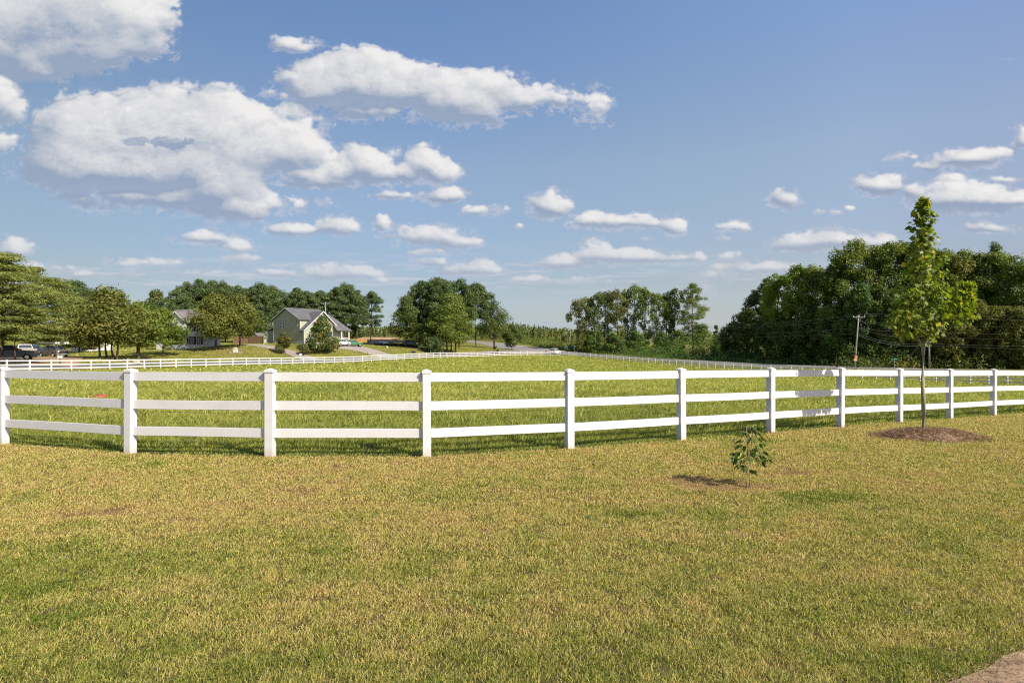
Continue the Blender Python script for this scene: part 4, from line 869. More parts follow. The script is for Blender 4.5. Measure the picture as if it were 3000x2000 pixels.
for a in ((2105,172,6,3.2,2,8),(2200,160,6,3.5,3,20),(2260,152,6,3.5,3,20),(1960,184,5,3,3,20),(2030,180,6,3.2,3,20),(2360,140,6,3.2,3,20),(2420,134,6,3,3,20)): pts.append(a)
mounds('vine_thicket', pts, 210, .42, 'kudzu', 'green kudzu blanket mounding between the highway and the woods', 7)
pts = []
for px_ in range(2480, 3060, 16): pts.append((px_, 122-(px_-2480)*.010, 2.2, 1.8, 2, 10)); pts.append((px_, 125-(px_-2480)*.012, 4.2, 2.2, 2, 10))
mounds('undergrowth', pts, 200, .40, 'decid_dark', 'shaded undergrowth along the foot of the dark wood', 8, 'undergrowth')
pts = [(px_, float(np.interp(px_, [q[0] for q in hw_far], [q[1] for q in hw_far]))+9, 1.1, 2.0, 2, 10) for px_ in range(1500, 1710, 14)]
pts += [(px_, float(np.interp(px_, [q[0] for q in hw_far], [q[1] for q in hw_far]))+18, 2.6, 2.4, 2, 10) for px_ in range(1490, 1720, 14)]
mounds('roadside_brush', pts, 200, .42, 'decid_green', 'weedy brush between the highway bend and the young pines', 9, 'brush')
# young pine plantation
rs = np.random.RandomState(77); Vs, Fs_, At = [], [], []; off = 0
for k in range(800):
    px_ = rs.uniform(1020, 1760); Y = rs.uniform(238, 330)
    if px_ < 1480 and Y < 262: continue
    wj = rs.uniform(.13, .30)
    q = P(px_, Y); yt = float(np.interp(px_, [1020, 1150, 1500, 1560, 1620, 1700], [962, 962, 950, 956, 964, 970]))+rs.randn()*3
    H_ = min(13, max(5, (EYE-q.z)+ (1000-yt)/F*Y)); H_ *= (.85+.25*rs.rand()) if Y > 255 else .62
    n = 90; t_ = rs.rand(n)**.8; th = rs.rand(n)*6.283; rad = (1-t_)*H_*wj+.12; c = np.stack([q.x+np.cos(th)*rad*rs.rand(n)**.4, q.y+np.sin(th)*rad*rs.rand(n)**.4, q.z+H_*(.03+.97*t_)], -1)
    nn = np.stack([np.cos(th), np.sin(th), np.full(n, .6)], -1)+.4*rs.randn(n, 3); nn /= np.linalg.norm(nn, axis=1)[:, None]
    V, Fc = leaf_cards(c, nn, .8, rs, .5); Vs.append(V); Fs_.append(Fc+off); off += len(V); At.append(np.repeat(np.clip(.5+.2*rs.randn()+.15*rs.randn(n), 0, 1), 4))
tag(raw_mesh('pine_plantation', np.concatenate(Vs), np.concatenate(Fs_), MT['young_pine'], attr=np.concatenate(At)), 'far stand of young bright green pines beyond the highway bend', 'woodland', kind='stuff')
# far belt of trees closing the horizon
rs = np.random.RandomState(78); cl = []
for k in range(520):
    a = rs.uniform(-75, 75); d = rs.uniform(330, 420) if True else 0; X = math.sin(R(a))*d; Y = math.cos(R(a))*d
    cl.append((X, Y, gz(X, Y)+rs.uniform(1.5, 5.5), rs.uniform(4, 7), rs.uniform(4, 7), rs.uniform(3, 4.5)))
c, nn, i = clumps_to_leaves(np.array(cl), 150, 1.2, rs, .3, .8); V, Fc = leaf_cards(c, nn, 1.3, rs)
tag(raw_mesh('distant_woodland', V, Fc, MT['decid_green'], attr=np.repeat(np.clip(.5+.2*rs.randn(len(i)), 0, 1), 4)), 'low distant tree belt along the horizon behind everything', 'woodland', kind='stuff')

# ------------------------------------------------------------------ young maple in the lawn
def maple_leaf_shape():
    pts = [(0, -.12), (.30, -.30), (.26, -.06), (.62, -.02), (.42, .18), (.50, .46), (.22, .36), (0, .78), (-.22, .36), (-.50, .46), (-.42, .18), (-.62, -.02), (-.26, -.06), (-.30, -.30)]
    return np.array(pts)
def leaves_at(c, nrm, tip, size, shape, fold=.15):
    """c centres, nrm normals, tip directions"""
    t2 = np.cross(nrm, tip); n = len(c); k = len(shape)
    V = c[:, None]+(shape[None, :, 0, None]*t2[:, None]+shape[None, :, 1, None]*tip[:, None])*size[:, None, None]
    V = V-nrm[:, None]*(np.abs(shape[None, :, 0])*fold+shape[None, :, 1]**2*fold*.8)[..., None]*size[:, None, None]
    return V.reshape(-1, 3).astype(np.float32)
def young_maple(px, Y, prof, label, H, seed=3, nleaf=1280, arm=True, size=.086):
    rs = np.random.RandomState(seed); o = tag(empty('young_maple', P(px, Y)), label, 'tree')
    mb = MB(); zf = 1.78 if arm else H*.3
    stem = [(0, 0, -.1), (.005, 0, .5), (-.008, .005, 1.1), (0, 0, zf), (.01, 0, 2.6), (-.01, 0, 3.4), (.01, 0, H-.5), (.0, 0, H-.08)]
    mb.tube(stem, [.046, .038, .035, .034, .022, .016, .008, .003], 10)
    cen, tips = [], []
    zs = np.array([p[0] for p in prof]); wl = np.array([p[1] for p in prof]); wr = np.array([p[2] for p in prof])
    nb = 46
    for k in range(nb):
        z = zf+.12+(H-zf-.2)*(k/nb)**.95; th = k*2.399+rs.rand()*.6; hw_ = np.interp(z+.15, zs, wr if math.cos(th) > 0 else wl); dep = (np.interp(z+.15, zs, wl)+np.interp(z+.15, zs, wr))/2
        L_ = (abs(math.cos(th))*hw_+abs(math.sin(th))*dep*.9)*(.80+.25*rs.rand()); rise = L_*.75+.05
        a = Vector((0, 0, z-L_*.35)); b_ = Vector((math.cos(th)*L_, math.sin(th)*L_, z-L_*.35+rise))
        a.z = max(a.z, zf)
        pts = [a, a.lerp(b_, .35)+Vector((0, 0, -.05*L_)), a.lerp(b_, .7)+Vector((0, 0, .02*L_)), b_]
        mb.tube(pts, [.009, .007, .005, .002], 5)
        m = int(nleaf/nb*(.55+.9*L_/max(.05, dep)*.5+.2)); t_ = .25+.8*rs.rand(m)
        cc = np.array(a)[None]*(1-t_[:, None])+np.array(b_)[None]*t_[:, None]+rs.randn(m, 3)*np.array([.050, .050, .045])*(.6+.6*min(1, L_/.5)); cen.append(cc)
    if arm:
        for pts, rad in (([(0.0, 0, zf), (.14, .02, 1.86), (.30, .03, 2.02), (.40, .03, 2.25), (.50, .02, 2.55), (.62, 0, 2.85)], [.020, .018, .016, .013, .009, .004]), ([(0, 0, zf), (-.10, -.02, 1.92), (-.18, -.03, 2.12), (-.32, -.03, 2.4), (-.45, 0, 2.6)], [.017, .014, .012, .008, .003]), ([(.30, .03, 2.02), (.55, .1, 2.3), (.85, .1, 2.6), (1.0, .05, 2.85)], [.012, .009, .006, .003])):
            mb.tube(pts, rad, 7)
        for (x, y, z, rx, rz, m) in ((.55, 0, 2.50, .30, .38, 150), (.78, .05, 2.72, .28, .36, 170), (.92, .05, 2.92, .16, .20, 90), (.85, 0, 2.42, .22, .24, 90), (-.42, 0, 2.38, .30, .24, 150), (-.60, 0, 2.22, .20, .12, 50), (-.35, 0, 2.72, .26, .3, 130), (.30, 0, 2.75, .25, .4, 120), (-.3, 0, 2.05, .26, .14, 70), (.08, 0, 2.15, .2, .2, 60)):
            d = rs.randn(m, 3); d /= np.linalg.norm(d, axis=1)[:, None]; cen.append(np.array([[x, y, z]])+d*(rs.rand(m, 1)**.4)*np.array([rx, rx*.8, rz]))
    c = np.concatenate(cen); n = len(c)
    out = np.stack([c[:, 0], c[:, 1], np.zeros(n)], -1); out /= np.linalg.norm(out, axis=1)[:, None]+.05
    nrm = out*.75+np.array([.35, -.25, .65])+.55*rs.randn(n, 3); nrm /= np.linalg.norm(nrm, axis=1)[:, None]
    tip = out*.8+np.array([0, 0, -.55])+.5*rs.randn(n, 3); tip -= nrm*(tip*nrm).sum(1)[:, None]; tip /= np.linalg.norm(tip, axis=1)[:, None]
    sh = maple_leaf_shape(); sz = size*(.65+.6*rs.rand(n)); V = leaves_at(c, nrm, tip, sz, sh); Fc = np.arange(n)[:, None]*len(sh)+np.arange(len(sh))[None]
    raw_mesh('crown', V, Fc, MT['maple'], o, attr=np.repeat(np.clip(.42+.24*rs.randn(n), 0, 1), len(sh)))
    mb.build('trunk', MT['bark_young'], o, smooth=True); return o
mY = 11.2; s_ = mY/F
prof = [(1.7, .2, .12), (1.95, .34, .2), (2.2, .38, .24), (2.5, .33, .26), (2.9, .27, .28), (3.3, .27, .30), (3.7, .24, .25), (4.0, .17, .17), (4.3, .17, .16), (4.6, .12, .12), (4.8, .03, .03)]
young_maple(2705, mY, prof, 'slim young maple with yellow green leaves rising from the mulch ring', 4.78)
# mulch ring
rs = np.random.RandomState(31); q0 = P(2705, mY); vs, fs = [], []; nr_, na_ = 14, 48
for i in range(nr_+1):
    for j in range(na_):
        t_ = i/nr_; a = 2*math.pi*j/na_; wob = 1+.10*math.sin(a*3+1)+.06*math.sin(a*7); x = q0.x+.08+math.cos(a)*1.02*t_*wob; y = q0.y-.05+math.sin(a)*.66*t_*wob
        hz = .19*(1-t_**1.8)*(1-.25*math.exp(-(t_/.25)**2))+(.014*rs.randn() if 0 < i < nr_ else 0)
        vs.append((x, y, gm(x, y)+hz-(.02 if i == nr_ else 0)))
fs = [(i*na_+j, (i+1)*na_+j, (i+1)*na_+(j+1) % na_, i*na_+(j+1) % na_) for i in range(nr_) for j in range(na_)]
ml = MB().add(vs, fs).build('mulch_ring', MT['mulch'], smooth=True); tag(ml, 'low mound of brown pine straw mulch round the young maple', 'mulch')
m = 5200; t_ = np.sqrt(rs.rand(m))*1.12; a = rs.rand(m)*6.283; X = q0.x+.08+np.cos(a)*1.02*t_; Y = q0.y-.05+np.sin(a)*.66*t_; Z = g(X, Y)+.19*np.clip(1-t_**1.8, 0, 1)*(1-.25*np.exp(-(t_/.25)**2))+.012
hd = rs.rand(m)*6.283; Ls = .045+.05*rs.rand(m); wv = .0035; dx, dy = np.cos(hd), np.sin(hd); dz = .35*rs.randn(m)*Ls
V = np.stack([np.stack([X-dx*Ls, Y-dy*Ls, Z-dz], -1), np.stack([X-dy*wv, Y+dx*wv, Z], -1), np.stack([X+dx*Ls, Y+dy*Ls, Z+dz+.01], -1), np.stack([X+dy*wv, Y-dx*wv, Z+.004], -1)], 1)
raw_mesh('straw', V.reshape(-1, 3), np.arange(m)[:, None]*4+np.arange(4)[None], MT['straw'], ml, attr=np.repeat(rs.rand(m), 4))
# straw scattered on the dirt path edge
m = 1500; Yp = 2.6+.9*rs.rand(m); Xp = 2.30+(Yp-2.99)*2.05+.10*rs.randn(m)+.12+.5*rs.rand(m)**2; Zp = g(Xp, Yp)+.014
hd = rs.rand(m)*6.283; Ls = .012+.03*rs.rand(m); dx, dy = np.cos(hd), np.sin(hd); wv = .0018
V = np.stack([np.stack([Xp-dx*Ls, Yp-dy*Ls, Zp], -1), np.stack([Xp-dy*wv, Yp+dx*wv, Zp+.004], -1), np.stack([Xp+dx*Ls, Yp+dy*Ls, Zp+.004], -1), np.stack([Xp+dy*wv, Yp-dx*wv, Zp+.004], -1)], 1)
tag(raw_mesh('loose_straw', V.reshape(-1, 3), np.arange(m)[:, None]*4+np.arange(4)[None], MT['straw'], attr=np.repeat(.4+.6*rs.rand(m), 4)), 'dry straw bits along the edge of the bare dirt path', 'straw', kind='stuff')

# ------------------------------------------------------------------ persimmon sapling
rs = np.random.RandomState(14); po = tag(empty('persimmon_sapling', P(2193, 7.03)), 'knee-high sapling with drooping dark leaves on thin double stems', 'sapling')
mb = MB(); mb.tube([(-.022, 0, -.05), (-.012, 0, .12), (.0, 0, .25), (-.01, .005, .42), (-.02, 0, .60), (-.025, 0, .76)], [.009, .0082, .0075, .006, .005, .003], 7)
mb.tube([(.022, 0, -.05), (.012, .01, .14), (.008, .008, .3), (.03, .01, .45), (.045, 0, .62), (.06, 0, .78)], [.0075, .007, .006, .005, .004, .002], 7)
cen, tps, br = [], [], []
for z, th, L_ in ((.26,200,.20),(.30,340,.22),(.31,170,.26),(.33,20,.26),(.36,120,.18),(.35,250,.2),(.37,150,.20),(.50,200,.15),(.52,335,.17),(.55,165,.19),(.57,25,.20),(.60,280,.16),(.63,100,.15),(.66,185,.14),(.66,5,.16),(.70,60,.12),(.74,20,.10),(.73,150,.06),(.44,300,.10),(.45,30,.12),(.22,185,.07),(.20,5,.05),(.40,190,.17),(.41,350,.2)):
    th = R(th+rs.randn()*8); a = Vector((.01, 0, z)); b_ = a+Vector((math.cos(th)*L_, math.sin(th)*L_*.8, L_*.28)); mb.tube([a, a.lerp(b_, .5)+Vector((0, 0, .01)), b_], [.003, .0022, .0012], 5)
    m = max(5, int(L_*50))
    for k in range(m):
        t_ = .35+.7*k/m; p = a.lerp(b_, t_); sd = 1 if k % 2 else -1
        d = Vector((math.cos(th), math.sin(th)*.8, 0)); s2 = Vector((-math.sin(th), math.cos(th), 0))*sd
        cen.append(p+s2*.010); v = d*.75+s2*.55+Vector((0, 0, -.35-.5*rs.rand())); tps.append(v.normalized())
c = np.array([tuple(v) for v in cen]); tp = np.array([tuple(v) for v in tps]); n = len(c)
nrm = np.array([0, -.15, 1.0])+.45*rs.randn(n, 3); nrm -= tp*(nrm*tp).sum(1)[:, None]; nrm /= np.linalg.norm(nrm, axis=1)[:, None]
seg = [(0, 0), (.10, .13), (.175, .36), (.18, .58), (.11, .84), (0, 1.05), (-.11, .84), (-.18, .58), (-.175, .36), (-.10, .13)]
sh = np.array(seg); sz = .088*(.7+.55*rs.rand(n)); V = leaves_at(c, nrm, tp, sz, sh, .28)
raw_mesh('foliage', V, np.arange(n)[:, None]*10+np.arange(10)[None], MT['persimmon'], po, attr=np.repeat(np.clip(.42+.25*rs.randn(n), 0, 1), 10))
mb.build('stem', MT['bark_young'], po, smooth=True)
# red lidded tub in the pasture
t_ = tag(empty('feed_tub', P(295, 19.2, -.17)), 'red-lidded tan tub half hidden in the pasture behind the middle rail', 'tub')
MB().cyl((0, 0, -.05), (0, 0, .27), .17, .20, 24).build('tub_body', MT['tan'], t_, bevel=.008)
MB().cyl((0, 0, .275), (0, 0, .325), .215, .20, 24).cyl((0, 0, .33), (0, 0, .345), .12, .10, 16).build('lid', MT['red'], t_, bevel=.008)
# ------------------------------------------------------------------ houses
def roof_slab(mb, pts, th=.18):
    """thick sheet under the polygon pts (top face)"""
    a = [Vector(p) for p in pts]; n = (a[1]-a[0]).cross(a[2]-a[0]).normalized()
    if n.z < 0: a = a[::-1]; n = -n
    k = len(a); lo = [p-Vector((0, 0, th)) for p in a]
    return mb.add(a+lo, [tuple(range(k)), tuple(range(k, 2*k))[::-1]]+[(i, k+i, k+(i+1) % k, (i+1) % k) for i in range(k)])
def window(parent, M, w, h, bars=(1, 2), shutters=False, name='window'):
    """M maps local x (right), y (into the wall), z (up); origin at the window's centre on the wall face"""
    f = MB(); t_ = .09
    for x0, x1, z0, z1 in ((-w/2-t_, -w/2, -h/2-t_, h/2+t_), (w/2, w/2+t_, -h/2-t_, h/2+t_), (-w/2, w/2, h/2, h/2+t_), (-w/2, w/2, -h/2-t_, -h/2)): f.box(x0, x1, -.06, .02, z0, z1, M)
    for k in range(1, bars[0]): f.box(-w/2+w*k/bars[0]-.02, -w/2+w*k/bars[0]+.02, -.035, -.005, -h/2, h/2, M)
    for k in range(1, bars[1]): f.box(-w/2, w/2, -.037, -.007, -h/2+h*k/bars[1]-.03, -h/2+h*k/bars[1]+.03, M)
    fo_ = f.build(name, MT['trim'], parent)
    MB().box(-w/2, w/2, -.003, .03, -h/2, h/2, M).build('pane', MT['glass'], fo_)
    if shutters:
        for s in (-1, 1): MB().box(s*(w/2+t_+.02), s*(w/2+t_+.02+.38*1), -.05, .01, -h/2, h/2, M).build('shutter', MT['shutter'], fo_)
    return fo_
def TM(x, y, z, rz=0): return Matrix.Translation((x, y, z)) @ Matrix.Rotation(R(rz), 4, 'Z')
gx, gy = wp(879, 134); gh = tag(empty('green_house', (gx, gy, 1.23), R(-33)), 'two-storey sage green house with grey roof and a porch on its right', 'house')
EV, RG, HW, LN = 5.9, 8.55, 10.3, 9.2
lap = MB()
def gable(mb, x0, x1, y, ze, zr, y2, z0=.75): mb.prism([(x0, z0), (x1, z0), (x1, ze), ((x0+x1)/2, zr), (x0, ze)], y, y2)
w_ = MB(); gable(w_, -HW, 0, 0, EV, RG-.1, LN); w_.build('wall', MT['siding_g'], gh)
w_ = MB(); n_ = 34
for k in range(n_):   # lapped boards of the gable wall and its right neighbour
    z = .78+k*.15
    if z < EV: w_.box(-HW+.12, 1.42 if z < 3.2 else -.12, -.022, -.004, z, z+.018)
w_.build('siding_lines', MT['siding_g'], gh)
MB().box(-HW-.03, 1.53, -.03, LN, -2.5, .75).box(-14.2, -HW-.03, 1.02, 5, -2.5, .75).build('foundation', MT['block'], gh)
w_ = MB(); w_.box(0, 1.5, 0, 10.4, .75, 3.3); w_.add([(1.5, 0, 3.3), (1.5, 10.4, 3.3), (1.5, 5.2, 7.75), (-.5, 0, 3.3), (-.5, 10.4, 3.3), (-.5, 5.2, 7.75)], [(0, 1, 2), (3, 5, 4), (0, 3, 4, 1), (1, 4, 5, 2), (2, 5, 3, 0)])
w_.build('front_wing', MT['siding_g'], gh)
MB().box(-14.2, -HW-.001, 1.0, 5, .75, 3.3).build('side_room', MT['siding_g'], gh)
r_ = MB(); O_ = .45
m_ = -HW/2; sl2 = (RG-EV)/(HW/2)
roof_slab(r_, [(-HW-O_, -O_, EV-sl2*O_+.2), (m_, -O_, RG+.2), (m_, LN+O_, RG+.2), (-HW-O_, LN+O_, EV-sl2*O_+.2)])
roof_slab(r_, [(m_, -O_, RG+.2), (O_, -O_, EV-sl2*O_+.2), (O_, LN+O_, EV-sl2*O_+.2), (m_, LN+O_, RG+.2)])
sw = (7.75-3.3)/5.2
roof_slab(r_, [(-2.6, 5.2, 7.95), (1.95, 5.2, 7.95), (1.95, -.45, 3.5-sw*.45), (-2.6, -.45+3.2, 3.5-sw*.45+sw*3.2), (.05, -.45, 3.5-sw*.45)][:3]+[(.06, -.45, 3.5-sw*.45), (.06, 0.8, 3.5+sw*.8), (-2.6, 4.2, 3.5+sw*4.2)], .16)
roof_slab(r_, [(-2.6, 5.2, 7.95), (1.95, 5.2, 7.95), (1.95, 10.85, 3.5-sw*.45), (-.5, 10.85, 3.5-sw*.45)], .16)
roof_slab(r_, [(-14.6, .7, 3.25), (-HW-.01, .7, 4.1), (-HW-.01, 5.3, 4.1), (-14.6, 5.3, 3.25)], .14)
roof_slab(r_, [(-1.5, 8.2, 7.4), (-1.5, 9.6, 7.4), (3.3, 12.8, 3.35), (3.3, 8.2, 3.35)], .16); roof_slab(r_, [(-1.5, 9.6, 7.4), (-6, 12.8, 3.35), (3.3, 12.8, 3.35)], .16)
ro = r_.build('roof', MT['shingle'], gh)
# white rakes and corner boards
t_ = MB()
def rake(mb, p, q, y, d=.03, hgt=.22): mb.add([(p[0], y-d, p[1]-hgt), (q[0], y-d, q[1]-hgt), (q[0], y-d, q[1]), (p[0], y-d, p[1]), (p[0], y, p[1]-hgt), (q[0], y, q[1]-hgt), (q[0], y, q[1]), (p[0], y, p[1])], [(0,1,2,3),(7,6,5,4),(0,4,5,1),(2,6,7,3),(1,5,6,2),(0,3,7,4)])
rake(t_, (-HW-O_, EV-sl2*O_+.19), (m_, RG+.19), -O_-.002); rake(t_, (m_, RG+.19), (O_, EV-sl2*O_+.19), -O_-.002)
for (y0, z0), (y1, z1) in (((-.45, 3.5-sw*.45), (5.2, 7.94)), ((10.85, 3.5-sw*.45), (5.2, 7.94))):
    t_.add([(1.96, y0, z0-.26), (1.96, y1, z1-.26), (1.96, y1, z1), (1.96, y0, z0), (2.0, y0, z0-.26), (2.0, y1, z1-.26), (2.0, y1, z1), (2.0, y0, z0)], [(0,1,2,3),(7,6,5,4),(0,4,5,1),(2,6,7,3),(1,5,6,2),(0,3,7,4)])
for x_ in (-HW, 1.42): t_.box(x_-.03, x_+.09, -.045, .06, .76, 3.25 if x_ > 0 else EV-.1)
t_.box(-.08, .045, -.045, .06, 3.6, EV-.1)
t_.build('white_trim', MT['trim'], gh)
for px_, z, h in ((-7.35, 4.55, 1.5), (-6.2, 4.55, 1.5), (-4.15, 4.55, 1.5), (-1.15, 5.0, 1.0)): window(gh, TM(px_, 0, z), .5, h, (1, 2))
window(gh, TM(-11.0, 1.0, 2.35), .55, 1.6, (1, 2))
window(gh, TM(1.5, 7.6, 2.3, 90), 1.2, 1.5, (2, 2)); window(gh, TM(1.5, 3.0, 2.2, 90), 1.2, 1.5, (2, 2))
window(gh, TM(0, 7.0, 5.0, 90), .9, 1.1, (2, 2)) if False else None
po_ = MB(); po_.box(.0, 3.0, 8.4, 12.5, -.9, .62); pch = po_.build('porch', MT['block'], gh)
for x_, y_ in ((2.8, 12.2), (2.8, 9.9), (.6, 12.2)): MB().box(x_-.14, x_+.14, y_-.14, y_+.14, .62, 3.2).build('porch_post', MT['trim'], pch)
rl = MB(); rl.box(2.75, 2.85, 10.05, 12.05, 1.45, 1.55).box(.75, 2.65, 12.15, 12.25, 1.45, 1.55)
for k in range(16): rl.box(2.78, 2.82, 10.1+k*.125, 10.13+k*.125, .8, 1.45)
rl.box(2.76, 2.84, 10.05, 12.05, .74, .80); rl.build('porch_railing', MT['trim'], pch)
MB().box(-5, .3, 10.4, 11.6, .62, 3.2).build('porch_wall', MT['siding_g'], pch)
window(gh, TM(.3, 11.0, 2.1, 90), .8, 1.5, (2, 3))
# white house
hx, hy = wp(556, 122); wh = tag(empty('white_house', (hx, hy, .35), R(-8)), 'white two-storey house with brown grey roof behind the cypress', 'house')
w_ = MB().box(-8, 3, 0, 6, -1, 5.9); w_.prism([(-4.8, -1), (-.7, -1), (-.7, 5.9), (-2.75, 7.75), (-4.8, 5.9)], -.7, .5); w_.build('wall', MT['siding_w'], wh)
r_ = MB(); roof_slab(r_, [(-8.4, -.4, 5.9), (3.4, -.4, 5.9), (1.2, 3.4, 8.5), (-6, 3.4, 8.5)]); roof_slab(r_, [(3.4, -.4, 5.9), (3.4, 6.4, 5.9), (1.2, 3.4, 8.5)]); roof_slab(r_, [(-8.4, -.4, 5.9), (-8.4, 6.4, 5.9), (-6, 3.4, 8.5)]); roof_slab(r_, [(-8.4, 6.4, 5.9), (3.4, 6.4, 5.9), (1.2, 3.4, 8.5), (-6, 3.4, 8.5)])
roof_slab(r_, [(-5.2, -1.05, 5.72), (-2.75, -1.05, 7.95), (-2.75, 3.2, 7.95), (-5.2, .2, 5.72)]); roof_slab(r_, [(-.3, -1.05, 5.72), (-2.75, -1.05, 7.95), (-2.75, 3.2, 7.95), (-.3, .2, 5.72)])
r_.build('roof', MT['shingle_b'], wh)
t_ = MB(); rake(t_, (-5.2, 5.71), (-2.75, 7.94), -1.06); rake(t_, (-2.75, 7.94), (-.3, 5.71), -1.06); t_.box(-.25, 3.45, -.5, -.41, 5.45, 5.78); t_.build('white_trim', MT['trim'], wh)
for x_, y_, z in ((.35, 0, 4.5), (.35, 0, 1.7), (2.1, 0, 1.7), (-3.6, -.7, 4.4), (2.1, 0, 4.5)): window(wh, TM(x_, y_, z), .95, 1.7, (2, 3), True)
# little white outbuilding pieces and shed, privacy fences
sx, sy = wp(757, 150); sh_ = tag(empty('shed', (sx, sy, gm(sx, sy)), R(-20)), 'pale shed with brown roof peeping over the wooden fence', 'shed')
MB().prism([(-1.6, -.5), (1.6, -.5), (1.6, 1.6), (0, 2.6), (-1.6, 1.6)], -1.2, 1.2).build('wall', MT['siding_g'], sh_)
r_ = MB(); roof_slab(r_, [(-1.9, -1.4, 1.5), (0, -1.4, 2.75), (0, 1.4, 2.75), (-1.9, 1.4, 1.5)], .1); roof_slab(r_, [(1.9, -1.4, 1.5), (0, -1.4, 2.75), (0, 1.4, 2.75), (1.9, 1.4, 1.5)], .1); r_.build('roof', MT['shingle_b'], sh_)
def board_fence(name, pts, h, mat, label, post_mat=None, every=.16):
    q = [P(*p) for p in pts]; f = tag(empty(name, q[0]), label, 'fence'); pn = MB(); ps = []
    for a, b2 in zip(q[:-1], q[1:]):
        d = b2-a; Lh = math.hypot(d.x, d.y); n = int(Lh/every); u = Vector((d.x/Lh, d.y/Lh, 0)); v = Vector((-u.y, u.x, 0))*.012
        for k in range(n):
            p0 = a+d*(k/n); p1 = p0+u*(every*.94); z0 = Vector((0, 0, -.2)); z1 = Vector((0, 0, h+.02*math.sin(k*12.9)))
            pn.add([p-q[0] for p in (p0-v+z0, p1-v+z0, p1+v+z0, p0+v+z0, p0-v+z1, p1-v+z1, p1+v+z1, p0+v+z1)], [(0,1,2,3),(4,7,6,5),(0,4,5,1),(1,5,6,2),(2,6,7,3),(3,7,4,0)])
        m2 = max(1, int(Lh/2.4))
        for k in range(m2+1): ps.append(a+d*(k/m2)-q[0])
    pn.build('panel', MT[mat], f); pmx = None
    for p in ps:
        if pmx is None: pmx = MB().box(-.07, .07, -.09, .05, -.2, h+.12).build('post', MT[post_mat or mat], f); o = pmx
        else: o = pmx.copy(); C.objects.link(o); o.parent = f
        o.location = p
board_fence('wooden_fence', [(684, 141), (730, 140.5), (772, 139)], 1.9, 'wood_f', 'brown wooden privacy fence left of the green house')
board_fence('privacy_fence', [(209, 128), (250, 128), (330, 131)], 1.55, 'vinyl_far', 'white vinyl privacy fence between the pickups and the olive grove')

# ------------------------------------------------------------------ vehicles
def wheel(parent, x, y, r=.36, w=.24):
    o = MB().cyl((0, -w/2, 0), (0, w/2, 0), r, None, 20).build('wheel', MT['tyre'], parent, bevel=.02); o.location = (x, y, r)
    s = 1 if y > 0 else -1; rm = MB().cyl((0, s*(w/2-.02), 0), (0, s*(w/2+.012), 0), r*.62, r*.56, 16)
    for k in range(5):
        a = k*1.2566; rm.cyl((math.cos(a)*r*.14, s*(w/2+.016), math.sin(a)*r*.14), (math.cos(a)*r*.5, s*(w/2+.016), math.sin(a)*r*.5), .028, .022, 5)
    rm.build('rim', MT['rim'], o)
def shell(mb, prof, hw, taper=None):
    """closed side profile (x,z) with half width hw(z) on both sides"""
    n = len(prof); vs = [(x, -hw(z), z) for x, z in prof]+[(x, hw(z), z) for x, z in prof]
    return mb.add(vs, [tuple(range(n)), tuple(range(n, 2*n))[::-1]]+[(i, n+i, n+(i+1) % n, (i+1) % n) for i in range(n)])
